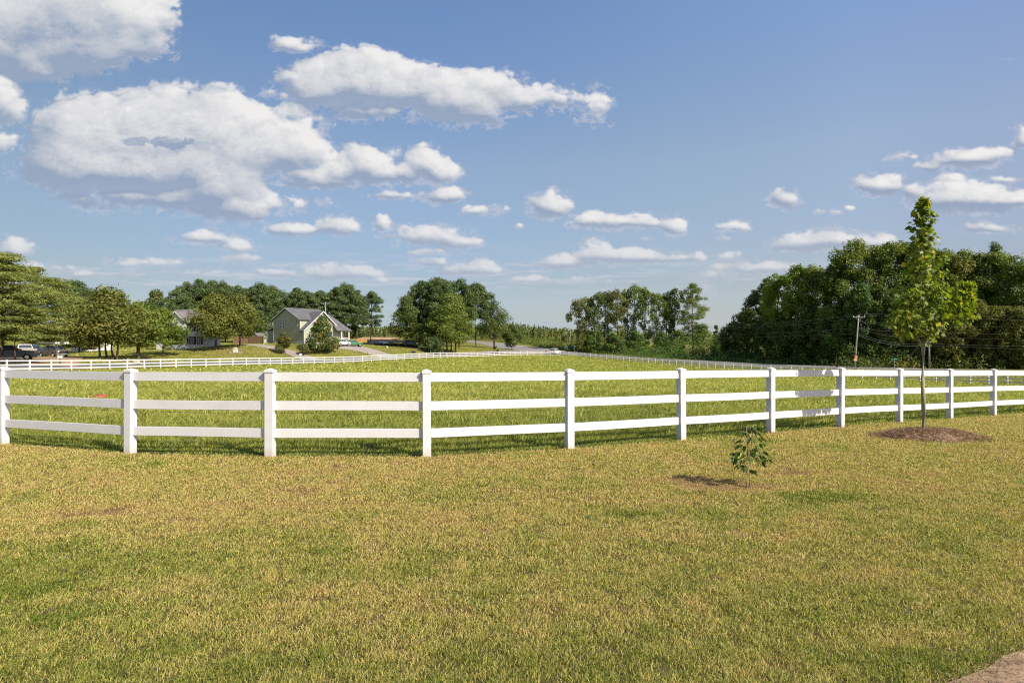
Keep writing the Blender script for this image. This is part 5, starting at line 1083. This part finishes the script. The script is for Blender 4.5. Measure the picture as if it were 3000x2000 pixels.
def vehicle(kind, px, Y, rz, paint, label, name, L_=4.7, Wd=1.9, H_=1.72, dz=0, rack=False, group=None):
    o = tag(empty(name, P(px, Y, dz), R(rz)), label, 'pickup' if kind == 'pickup' else 'car', group); h = L_/2; hw = Wd/2; k = H_/1.72; pm_ = MT['paint_'+paint]
    wr = .38 if kind == 'pickup' else .35; wx = L_*.31
    def arch(xc, z=.30*1.0, n=8, r=wr+.07): return [(xc+r*math.cos(math.pi*(1-i/n)), wr+ -0.02+r*math.sin(math.pi*(1-i/n))*.95) for i in range(n+1)]
    bel = 1.02*k if kind != 'pickup' else 1.08*k
    hood = .98*k if kind != 'pickup' else 1.08*k
    prof = [(-h+.03, .36)]+[(-wx-wr-.08, .30)]+arch(-wx)+[(-wx+wr+.08, .28), (wx-wr-.08, .28)]+arch(wx)+[(wx+wr+.08, .30), (h-.04, .36), (h, .62), (h-.03, hood*.86), (h-.25, hood*.95), (L_*.20 if kind != 'pickup' else L_*.17, hood+.05)]
    prof += ([(-h+.12, bel+.03), (-h+.02, .80), (-h, .55)] if kind != 'pickup' else [(-h+.02, bel), (-h, .60)])
    mb = MB(); shell(mb, prof, lambda z: hw-(.05 if z > .9*k else 0)-(.04 if z < .4 else 0)); mb.build('body', pm_, o, bevel=.03)
    roof_z = H_
    if kind == 'pickup': gh_ = [(L_*.175, hood+.0), (L_*.055, roof_z-.03), (-L_*.11, roof_z-.01), (-L_*.165, bel)]
    else: gh_ = [(L_*.215, hood), (L_*.06, roof_z-.06), (-L_*.10, roof_z), (-h+.42, roof_z-.07), (-h+.14, bel)]
    def hwz(z): t_ = max(0, min(1, (z-bel)/(roof_z-bel))); return hw-.06-.17*t_
    mb = MB(); shell(mb, [(x, z) for x, z in gh_], hwz); mb.build('cabin', pm_, o, bevel=.03)
    # glass, a little proud of the cabin
    (xa, za), (xb, zb) = gh_[0], gh_[1]; (xd, zd), (xc, zc) = gh_[-1], gh_[-2]
    def quad(nm, pts, mat='glass', th=.012):
        a = [Vector(p) for p in pts]; n = (a[1]-a[0]).cross(a[2]-a[0]).normalized(); mid = sum(a, Vector())/4
        if n.dot(mid-Vector((0, 0, .9))) < 0: n = -n
        m_ = MB(); m_.add([p+n*th for p in a]+[p-n*.02 for p in a], [(0,1,2,3),(7,6,5,4),(0,4,5,1),(1,5,6,2),(2,6,7,3),(3,7,4,0)]); return m_.build(nm, MT[mat], o)
    def lerp(p, q, t_): return (p[0]+(q[0]-p[0])*t_, p[1]+(q[1]-p[1])*t_)
    for nm, p, q in (('windscreen', (xa, za), (xb, zb)), ('rear_window', (xd, zd), (xc, zc))):
        p1, q1 = lerp(p, q, .16), lerp(p, q, .86); quad(nm, [(p1[0], -hwz(p1[1])+.10, p1[1]), (p1[0], hwz(p1[1])-.10, p1[1]), (q1[0], hwz(q1[1])-.09, q1[1]), (q1[0], -hwz(q1[1])+.09, q1[1])])
    zl, zh = bel+.07, roof_z-.14
    def xat(p, q, z): t_ = (z-p[1])/(q[1]-p[1]) if abs(q[1]-p[1]) > 1e-6 else 0; return p[0]+(q[0]-p[0])*t_
    fx_l, fx_h = xat(gh_[0], gh_[1], zl)-.16, xat(gh_[0], gh_[1], zh)-.10
    rx_l, rx_h = xat(gh_[-1], gh_[-2], zl)+.14, xat(gh_[-1], gh_[-2], zh)+.10
    nwin = 2 if kind == 'pickup' else 3
    for s in (-1, 1):
        for i in range(nwin):
            g0, g1 = i/nwin+.02, (i+1)/nwin-.02
            quad('side_window', [(fx_l+(rx_l-fx_l)*g0, s*hwz(zl), zl), (fx_l+(rx_l-fx_l)*g1, s*hwz(zl), zl), (fx_h+(rx_h-fx_h)*g1, s*hwz(zh), zh), (fx_h+(rx_h-fx_h)*g0, s*hwz(zh), zh)])
        wheel(o, wx, s*(hw-.13), wr); wheel(o, -wx, s*(hw-.13), wr)
        MB().box(h-.16, h+.012, s*(hw-.36)-.17, s*(hw-.36)+.17, hood*.68, hood*.84).build('headlight', MT['lamp_l'], o, bevel=.02)
        if kind == 'pickup': MB().box(-h-.02, -h+.06, s*(hw-.13)-.09, s*(hw-.13)+.09, .72, 1.02).build('taillight', MT['red_l'], o)
        else: MB().box(-h-.005, -h+.22, s*(hw-.20)-.16, s*(hw-.20)+.16, .82*k, .97*k).build('taillight', MT['red_l'], o)
        MB().box(L_*.155, L_*.155+.12, s*(hw+.02)-.02, s*(hw+.02)+.16*s if s > 0 else s*(hw+.02)+.02, bel+.02, bel+.17).build('mirror', MT['black'], o) if s > 0 else MB().box(L_*.155, L_*.155+.12, -hw-.18, -hw-.0, bel+.02, bel+.17).build('mirror', MT['black'], o)
        MB().box(-wx+wr+.1, wx-wr-.1, s*(hw-.035)-.012, s*(hw-.035)+.03, .33, .42).build('side_trim', MT['chrome' if paint == 'dark' else 'black'], o)
    MB().box(h-.10, h+.05, -hw*.62, hw*.62, .60*k, .88*k).build('grille', MT['black'], o, bevel=.01)
    MB().box(h-.12, h+.08, -hw+.06, hw-.06, .34, .55).build('front_bumper', MT['black' if kind != 'pickup' else 'chrome'], o, bevel=.03)
    MB().box(-h-.08, -h+.10, -hw+.05, hw-.05, .36, .58).build('rear_bumper', MT['black' if kind != 'pickup' else 'chrome'], o, bevel=.03)
    MB().box(-h-.10, -h-.085 if kind == 'pickup' else -h-.085, -.16, .16, .40 if kind == 'pickup' else .66, .55 if kind == 'pickup' else .80).build('licence_plate', MT['trim'], o) if kind == 'pickup' else MB().box(-h-.03, -h+.02, -.16, .16, .64, .78).build('licence_plate', MT['trim'], o)
    if kind == 'pickup':
        x0, x1 = -h+.10, -L_*.175
        MB().box(x0, x1, -hw+.14, hw-.14, bel-.02, bel+.006).build('bed_liner', MT['black'], o)
        rm = MB(); rm.box(x0-.08, x1, -hw+.05, -hw+.14, bel, bel+.06).box(x0-.08, x1, hw-.14, hw-.05, bel, bel+.06).box(x0-.08, x0, -hw+.14, hw-.14, bel, bel+.06); rm.build('bed_rail', pm_, o, bevel=.015)
    if rack:
        rk = MB()
        for x_ in (L_*.12, -h+.35, -L_*.17):
            for s in (-1, 1): rk.cyl((x_, s*(hw-.1), bel), (x_, s*(hw-.1), H_+.22), .03, None, 6)
            rk.cyl((x_, -hw-.05, H_+.22), (x_, hw+.05, H_+.22), .035, None, 6)
        ro_ = rk.build('ladder_rack', MT['black'], o)
        for y_ in (-.95, -.62, .35, .70): MB().box(-h+.1, h-.5, y_-.10, y_+.10, H_+.26, H_+.50).build('pipe_box', MT['rim'], ro_); MB().box(h-.5, h-.2, y_-.13, y_+.13, H_+.24, H_+.53).build('pipe_box_cap', MT['trim'], ro_)
    return o
G1 = 'pickups parked in the dirt drive on the left'
vehicle('pickup', 29, 72, 33, 'dark', 'dark grey pickup nearest the fence, seen from its side behind a pine trunk', 'parked_pickup', 5.7, 2.0, 1.92, group=G1)
vehicle('pickup', 70, 90, 143, 'silver', 'silver pickup seen from its tailgate behind the dark grey one', 'parked_pickup', 5.8, 2.05, 1.98, dz=.15, group=G1)
vehicle('pickup', 97, 99, -8, 'blue', 'blue pickup partly hidden right of the silver tailgate', 'parked_pickup', 5.6, 2.0, 1.9, dz=.1, group=G1)
vehicle('pickup', 158, 95, -26, 'bronze', 'bronze grey pickup carrying pipe boxes on a ladder rack', 'parked_pickup', 5.9, 2.05, 1.95, rack=True, group=G1)
vehicle('suv', -4, 97, 80, 'dark', 'dark vehicle half out of the picture at the left border', 'parked_car', 4.8, 1.95, 1.8, group=None)
vehicle('suv', 1038, 139.5, 24, 'green', 'green small SUV on the concrete drive beside the porch', 'parked_car', 4.0, 1.75, 1.6, dz=.07)
vehicle('suv', 1001, 136.5, 66, 'white', 'white SUV parked behind the green one by the magnolia', 'parked_car', 4.4, 1.85, 1.66, dz=.07)
vehicle('suv', 1496, 211, 116, 'white', 'farther white SUV driving away round the highway bend', 'suv_on_road', 4.8, 1.95, 1.80, dz=.06)
vehicle('suv', 1626, 179, 64, 'white', 'nearer white SUV on the highway just behind the pasture corner', 'suv_on_road', 4.9, 1.98, 1.88, dz=.06)

# ------------------------------------------------------------------ poles, wires and small things
def W3(px, y, Y): return Vector(((px-1500)/F*Y, Y, EYE+(1000-y)/F*Y))
def upole(px_b, px_t, y_t, Y, label, arms=True, rad=.15, group='utility poles'):
    b_ = P(px_b, Y); o = tag(empty('utility_pole', b_), label, 'utility pole', group); top = W3(px_t, y_t, Y)-b_
    MB().tube([(0, 0, -.6), top*.5, top], [rad*1.15, rad, rad*.75], 10).build('pole', MT['pole'], o, smooth=True)
    if arms:
        z = top*.955; MB().box(z.x-1.25, z.x+1.25, z.y-.20, z.y-.10, z.z-.06, z.z+.06).build('crossarm', MT['pole'], o)
        br = MB(); br.cyl((z.x-.7, z.y-.12, z.z), (z.x, z.y-.12, z.z-.8), .025, None, 5).cyl((z.x+.7, z.y-.12, z.z), (z.x, z.y-.12, z.z-.8), .025, None, 5); br.build('brace', MT['pole'], o)
        ins = None
        for dx in (-1.15, -.45, 1.15):
            if ins is None: ins = MB().cyl((0, 0, 0), (0, 0, .12), .035, .05, 8).cyl((0, 0, .12), (0, 0, .22), .065, .03, 8).build('insulator', MT['trim'], o); i_ = ins
            else: i_ = ins.copy(); C.objects.link(i_); i_.parent = o
            i_.location = (z.x+dx, z.y-.15, z.z+.06)
    return o, b_, top
u1, b1, t1 = upole(2503, 2516, 922, 117, 'leaning utility pole with crossarm, red and tan notices near its foot')
s_ = .16
MB().box(.22-.24, .22+.28, -.22, -.17, 2.0+.0, 2.55).build('red_notice', MT['sign_r'], u1); MB().box(.22-.14, .22+.20, -.235, -.222, 2.22, 2.32).build('notice_band', MT['trim'], u1)
MB().box(-.20, .42, -.22, -.17, 1.45, 1.95).build('tan_notice', MT['sign_t'], u1)
u2, b2_, t2_ = upole(2723, 2721, 940, 114.5, 'utility pole with grey transformers right behind the young maple', rad=.15)
for dx, dy in ((.42, -.1), (.75, .25), (-.38, .1)):
    tr_ = MB().cyl((dx, dy, t2_.z-2.6), (dx, dy, t2_.z-1.6), .22, None, 14).cyl((dx, dy, t2_.z-1.6), (dx, dy, t2_.z-1.5), .23, .1, 14).build('transformer', MT['rim'], u2, smooth=False)
    MB().cyl((dx, dy, t2_.z-1.5), (dx, dy, t2_.z-1.25), .04, .03, 6).build('bushing', MT['trim'], tr_)
u3, b3, t3 = upole(1690, 1693, 942, 214, 'thin utility pole at the left end of the hardwood row', rad=.14)
u4, b4, t4 = upole(1670, 1671, 953, 226, 'shorter pole with a small lamp arm before the young pines', arms=False, rad=.13)
la = MB().cyl((0, 0, t4.z*.62), (-1.3, -.1, t4.z*.64), .04, None, 6).build('lamp_arm', MT['pole'], u4); MB().box(-1.9, -1.2, -.2, .05, t4.z*.62, t4.z*.645).build('lamp_head', MT['trim'], u4)
u5, b5, t5 = upole(955, 953, 884, 166, 'utility pole standing behind the roof of the green house', rad=.16)
def wire(label, a, b_, sag, r=.012, n=14, group='overhead wires'):
    A, B_ = W3(*a), W3(*b_); o = tag(empty('power_line', A), label, 'overhead wire', group); pts = []
    for k in range(n+1): t_ = k/n; pts.append(A.lerp(B_, t_)-A-Vector((0, 0, sag*4*t_*(1-t_))))
    m_ = MB().tube(pts, r, 5); ob = m_.build('strand', MT['cable'], o); return o
wire('top wire rising from the hardwood row to the crossarm pole', (1693, 943, 214), (2516, 921, 117), 2.4)
wire('second wire from the hardwood row to the left end of the crossarm', (1685, 945, 214), (2502, 926, 116.8), 2.5)
wire('third wire under the pair reaching the crossarm from the left', (1701, 948, 214), (2524, 931, 116.8), 2.5)
wire('single lower wire crossing the dark wood toward the crossarm pole', (1693, 960, 214), (2511, 961, 117), 1.9)
wire('faint lowest wire crossing the vine curtains left of the crossarm pole', (1693, 968, 214), (2509, 976, 117), 1.7)
wire('top wire from the crossarm pole past the young maple to the right border', (2516, 918, 117), (3300, 925, 100), .3)
wire('second top wire right of the crossarm pole under the highest one', (2524, 924, 116.8), (3300, 935, 100), .4)
wire('upper of the bundled wires sloping down right of the crossarm pole', (2514, 938, 117), (2722, 950, 114.5), .4)
wire('lower of the bundled wires sloping down right of the crossarm pole', (2514, 942, 117), (2722, 953, 114.5), .5)
wire('wire leaving the crossarm pole level with the maple fork to the right', (2513, 961, 117), (2722, 972, 114.5), .3)
wire('drooping wire from mid pole toward the transformer pole', (2513, 963, 117), (2722, 986, 114.5), .7)
wire('drooping thicker cable below it toward the transformer pole', (2512, 977, 117), (2722, 1007, 114.5), .8, r=.016)
wire('lowest thick cable with a splice right of the crossarm pole', (2512, 981, 117), (2722, 1010, 114.5), 1.0, r=.022)
wire('double wire from the transformer pole to the right border, upper strand', (2722, 950, 114.5), (3300, 960, 101), .3)
wire('wire from the transformer pole to the right at insulator height', (2722, 972, 114.5), (3300, 978, 101), .3)
wire('wire right of the transformer pole at transformer height', (2722, 986, 114.5), (3300, 994, 101), .3)
wire('low cable right of the transformer pole', (2722, 1006, 114.5), (3300, 1013, 101), .3, r=.016)
wire('lowest cable right of the transformer pole', (2722, 1011, 114.5), (3300, 1024, 101), .3, r=.016)
wire('high wire from the house pole to the left over the olive maples', (953, 886, 166), (-420, 905, 120), 3.6, r=.016)
wire('middle wire from the house pole crossing the green gable to the left', (953, 921, 166), (-420, 905, 112), 4.8, r=.016)
wire('low wire from the house pole crossing the green house windows', (953, 945, 166), (-420, 925, 112), 4.8, r=.018)
wire('high wire from the house pole to the right behind the pines', (953, 886, 166), (1693, 943, 214), 2.2, r=.02)
wire('lower wire from the house pole to the right behind the lone pine', (953, 921, 166), (1671, 955, 226), 1.8, r=.02)
for k, (xa, xb, lab) in enumerate(((2641, 2653, 'leftmost yellow guy guard by the road'), (2645, 2658, 'yellow guy guard just right of the leftmost one'), (2674, 2686, 'yellow guy guard nearest the young maple trunk'))):
    A, B_ = P(xa, 115), W3(xb, 1060, 115); o = tag(empty('guy_wire', A), lab, 'guy wire', 'guy wires of the transformer pole')
    MB().cyl((0, 0, 0), B_-A, .05, None, 6).build('yellow_guard', MT['yellow'], o); MB().cyl(B_-A, W3(2721, 965+k*8, 114.5)-A, .012, None, 4).build('strand', MT['cable'], o)
def street_sign(px, Y, h, w, label):
    o = tag(empty('street_sign', P(px, Y)), label, 'street sign'); MB().cyl((0, 0, -.2), (0, 0, h), .03, None, 8).build('post', MT['rim'], o)
    MB().box(-w/2, w/2, -.015, .015, h-.30, h-.08).build('sign_blade', MT['sign_g'], o, bevel=.004); MB().box(-.015, .015, -w*.4, w*.4, h-.07, h+.15).build('sign_blade', MT['sign_g'], o, bevel=.004)
street_sign(2621, 111.5, 2.15, .95, 'green street name sign before the dark wood on the right')
street_sign(1683, 191, 2.6, .9, 'green street name sign at the highway bend beside the thin pole')
def mailbox(px, Y, h, label, mat='trim', postmat='black', wide=.0):
    o = tag(empty('mailbox', P(px, Y), R(20)), label, 'mailbox'); MB().box(-.05, .05, -.05, .05, -.2, h).build('post', MT[postmat], o)
    pr = [(-.085, 0), (.085, 0), (.085, .12)]+[(.085*math.cos(a), .12+.085*math.sin(a)) for a in (R(30), R(60), R(90), R(120), R(150))]+[(-.085, .12)]
    Mx = Matrix.Rotation(R(90), 4, 'Z') @ Matrix.Scale(1.5+wide, 4); bx = MB().prism(pr, -.17, .17, Matrix.Translation((0, 0, h)) @ Mx).build('box', MT[mat], o)
    MB().box(.02, .05, -.17, -.15, h+.1, h+.32).build('flag', MT['red_l'], bx)
mailbox(176, 74.2, .95, 'white mailbox on a dark post in front of the rack pickup')
mailbox(881, 118, 1.0, 'white mailbox with a pale post at the gravel driveway', postmat='trim')
mailbox(1211, 135.5, 1.05, 'large black mailbox on a stout black post near the oak cluster', 'black', 'black', 1.4)
o = tag(empty('utility_cabinet', P(401, 83)), 'pale green utility cabinet on a dark base by the olive grove', 'utility box'); MB().box(-.32, .32, -.3, .3, .0, .22).build('base', MT['black'], o); MB().box(-.30, .30, -.28, .28, .22, .72).box(-.33, .33, -.31, .31, .72, .78).build('cabinet', MT['util'], o, bevel=.02)
o = tag(empty('marker_post', P(377, 82)), 'pale square marker post left of the utility cabinet', 'post'); MB().box(-.08, .08, -.08, .08, -.1, .85).box(-.09, .09, -.09, .09, .85, .90).build('post', MT['tan'], o, bevel=.01)
o = tag(empty('driveway_marker', P(1076, 130.8)), 'thin black stake beside the concrete driveway', 'stake'); MB().cyl((0, 0, -.1), (0, 0, .85), .05, .04, 8).cyl((0, 0, .85), (0, 0, .9), .06, .02, 8).build('stake', MT['black'], o)
o = tag(empty('well_cover', P(690, 116)), 'white box with stones at its foot on the lawn before the maples', 'well cover'); MB().box(-.35, .35, -.3, .3, 0, .75).prism([(-.42, .75), (.42, .75), (0, 1.0)], -.36, .36).build('box', MT['trim'], o)
mb = MB(); 
for k in range(11): a = k*.57; mb.cyl((math.cos(a)*1.15, math.sin(a)*.8, -.05), (math.cos(a)*1.15, math.sin(a)*.8, .13+.05*math.sin(k*3)), .20, .12, 7)
mb.build('stone_edging', MT['stone'], o)
def rock(name, px, Y, s, label, mat='stone', seed=1, cat='boulder'):
    rs = np.random.RandomState(seed); import bmesh; bm = bmesh.new(); bmesh.ops.create_icosphere(bm, subdivisions=3, radius=1)
    for v in bm.verts: n_ = 1+.22*math.sin(v.co.x*3.1+seed)+.15*math.sin(v.co.y*4.3+v.co.z*2.7); v.co = Vector((v.co.x*s[0]*n_, v.co.y*s[1]*n_, max(-.2, v.co.z*s[2]*n_)+s[2]*.4))
    me = bpy.data.meshes.new(name); bm.to_mesh(me); bm.free(); me.materials.append(MT[mat]); o = bpy.data.objects.new(name, me); C.objects.link(o); o.location = P(px, Y); return tag(o, label, cat)
rock('boulder', 1133, 146, (.42, .4, .42), 'grey boulder at the far edge of the mown yard')
rock('dirt_pile', 1150, 188, (7, 3, .9), 'long low dirt pile on the building lot left of the oak cluster', 'dirt', 4, 'dirt pile'); rock('dirt_pile', 1075, 205, (9, 3, .8), 'pale dirt pile behind the lone pine', 'gravel', 5, 'dirt pile')
o = tag(empty('lumber_stack', P(1045, 180), R(8)), 'orange lumber stack behind the green SUV', 'lumber')
mb = MB(); 
for k in range(5):
    for j in range(4): mb.box(-3, 3+.1*((k*j) % 3), j*.32, j*.32+.28, .1+k*.24, .1+k*.24+.2)
mb.build('boards', MT['lumber'], o)
rock('tarp_heap', 1105, 176, (4.2, 1.5, .55), 'blue grey tarp heap on the building lot', 'tarp', 8, 'tarp'); rock('tarp_heap', 1200, 181, (2.2, 1.2, .9), 'blue tarp heap under the leftmost oak', 'tarp', 9, 'tarp')
def silt(pts, label):
    q = [P(*p) for p in pts]; o = tag(empty('silt_fence', q[0]), label, 'silt fence'); mb = MB(); ps = None
    for i in range(len(q)-1):
        n = 6
        for k in range(n):
            a = q[i].lerp(q[i+1], k/n)-q[0]; b2 = q[i].lerp(q[i+1], (k+1)/n)-q[0]; h = .62+.12*math.sin((i*6+k)*2.1); h2 = .62+.12*math.sin((i*6+k+1)*2.1)
            mb.add([a+Vector((0, -.015, -.2)), b2+Vector((0, -.015, -.2)), b2+Vector((0, -.015, h2)), a+Vector((0, -.015, h)), a+Vector((0, .015, -.2)), b2+Vector((0, .015, -.2)), b2+Vector((0, .015, h2)), a+Vector((0, .015, h))], [(0,1,2,3),(7,6,5,4),(3,2,6,7)])
    mb.build('fabric', MT['silt'], o)
    for p in q:
        if ps is None: ps = MB().box(-.03, .03, -.08, -.02, -.2, .95).build('stake', MT['pole'], o); s2 = ps
        else: s2 = ps.copy(); C.objects.link(s2); s2.parent = o
        s2.location = p-q[0]
silt([(1232, 158), (1250, 155), (1262, 150), (1285, 149), (1310, 149.5)], 'sagging black silt fence below the oak cluster')
silt([(1062, 168), (1090, 168), (1130, 170), (1170, 172), (1225, 168)], 'long black silt fence across the building lot behind the green SUV')
o = tag(empty('hydrant', P(1599, 176)), 'rust red hydrant left of the nearer white SUV', 'hydrant'); MB().cyl((0, 0, -.1), (0, 0, .62), .14, .13, 12).cyl((0, 0, .62), (0, 0, .78), .17, .06, 12).build('barrel', MT['hyd'], o); MB().cyl((-.26, 0, .45), (.26, 0, .45), .07, None, 10).build('outlet', MT['hyd'], o); MB().box(-.30, .30, -.02, .02, .8, 1.3).build('marker_panel', MT['hyd'], o)
o = tag(empty('utility_cabinet', P(1658, 203)), 'white utility cabinet in the brush beyond the highway', 'utility box'); MB().box(-.55, .55, -.35, .35, -.2, 1.45).box(-.6, .6, -.4, .4, 1.45, 1.52).build('cabinet', MT['trim'], o, bevel=.03)
o = tag(empty('warning_sign', P(1626, 206)), 'small orange sign low in the brush beyond the highway', 'sign'); MB().box(-.25, .25, -.02, .02, .5, 1.1).build('panel', MT['sign_t'], o, bevel=.01); MB().box(-.04, .04, .02, .06, -.2, 1.6).build('post', MT['pole'], o)
broadleaf('conifer_shrub', 2450, 118.5, 1.9, .8, 'conifer_r', 'thin yellow brown shrub standing alone before the vine curtain', cat='shrub', seed=201, base=.02, leaf=.18, per=60, nb=16, flat=1.2)
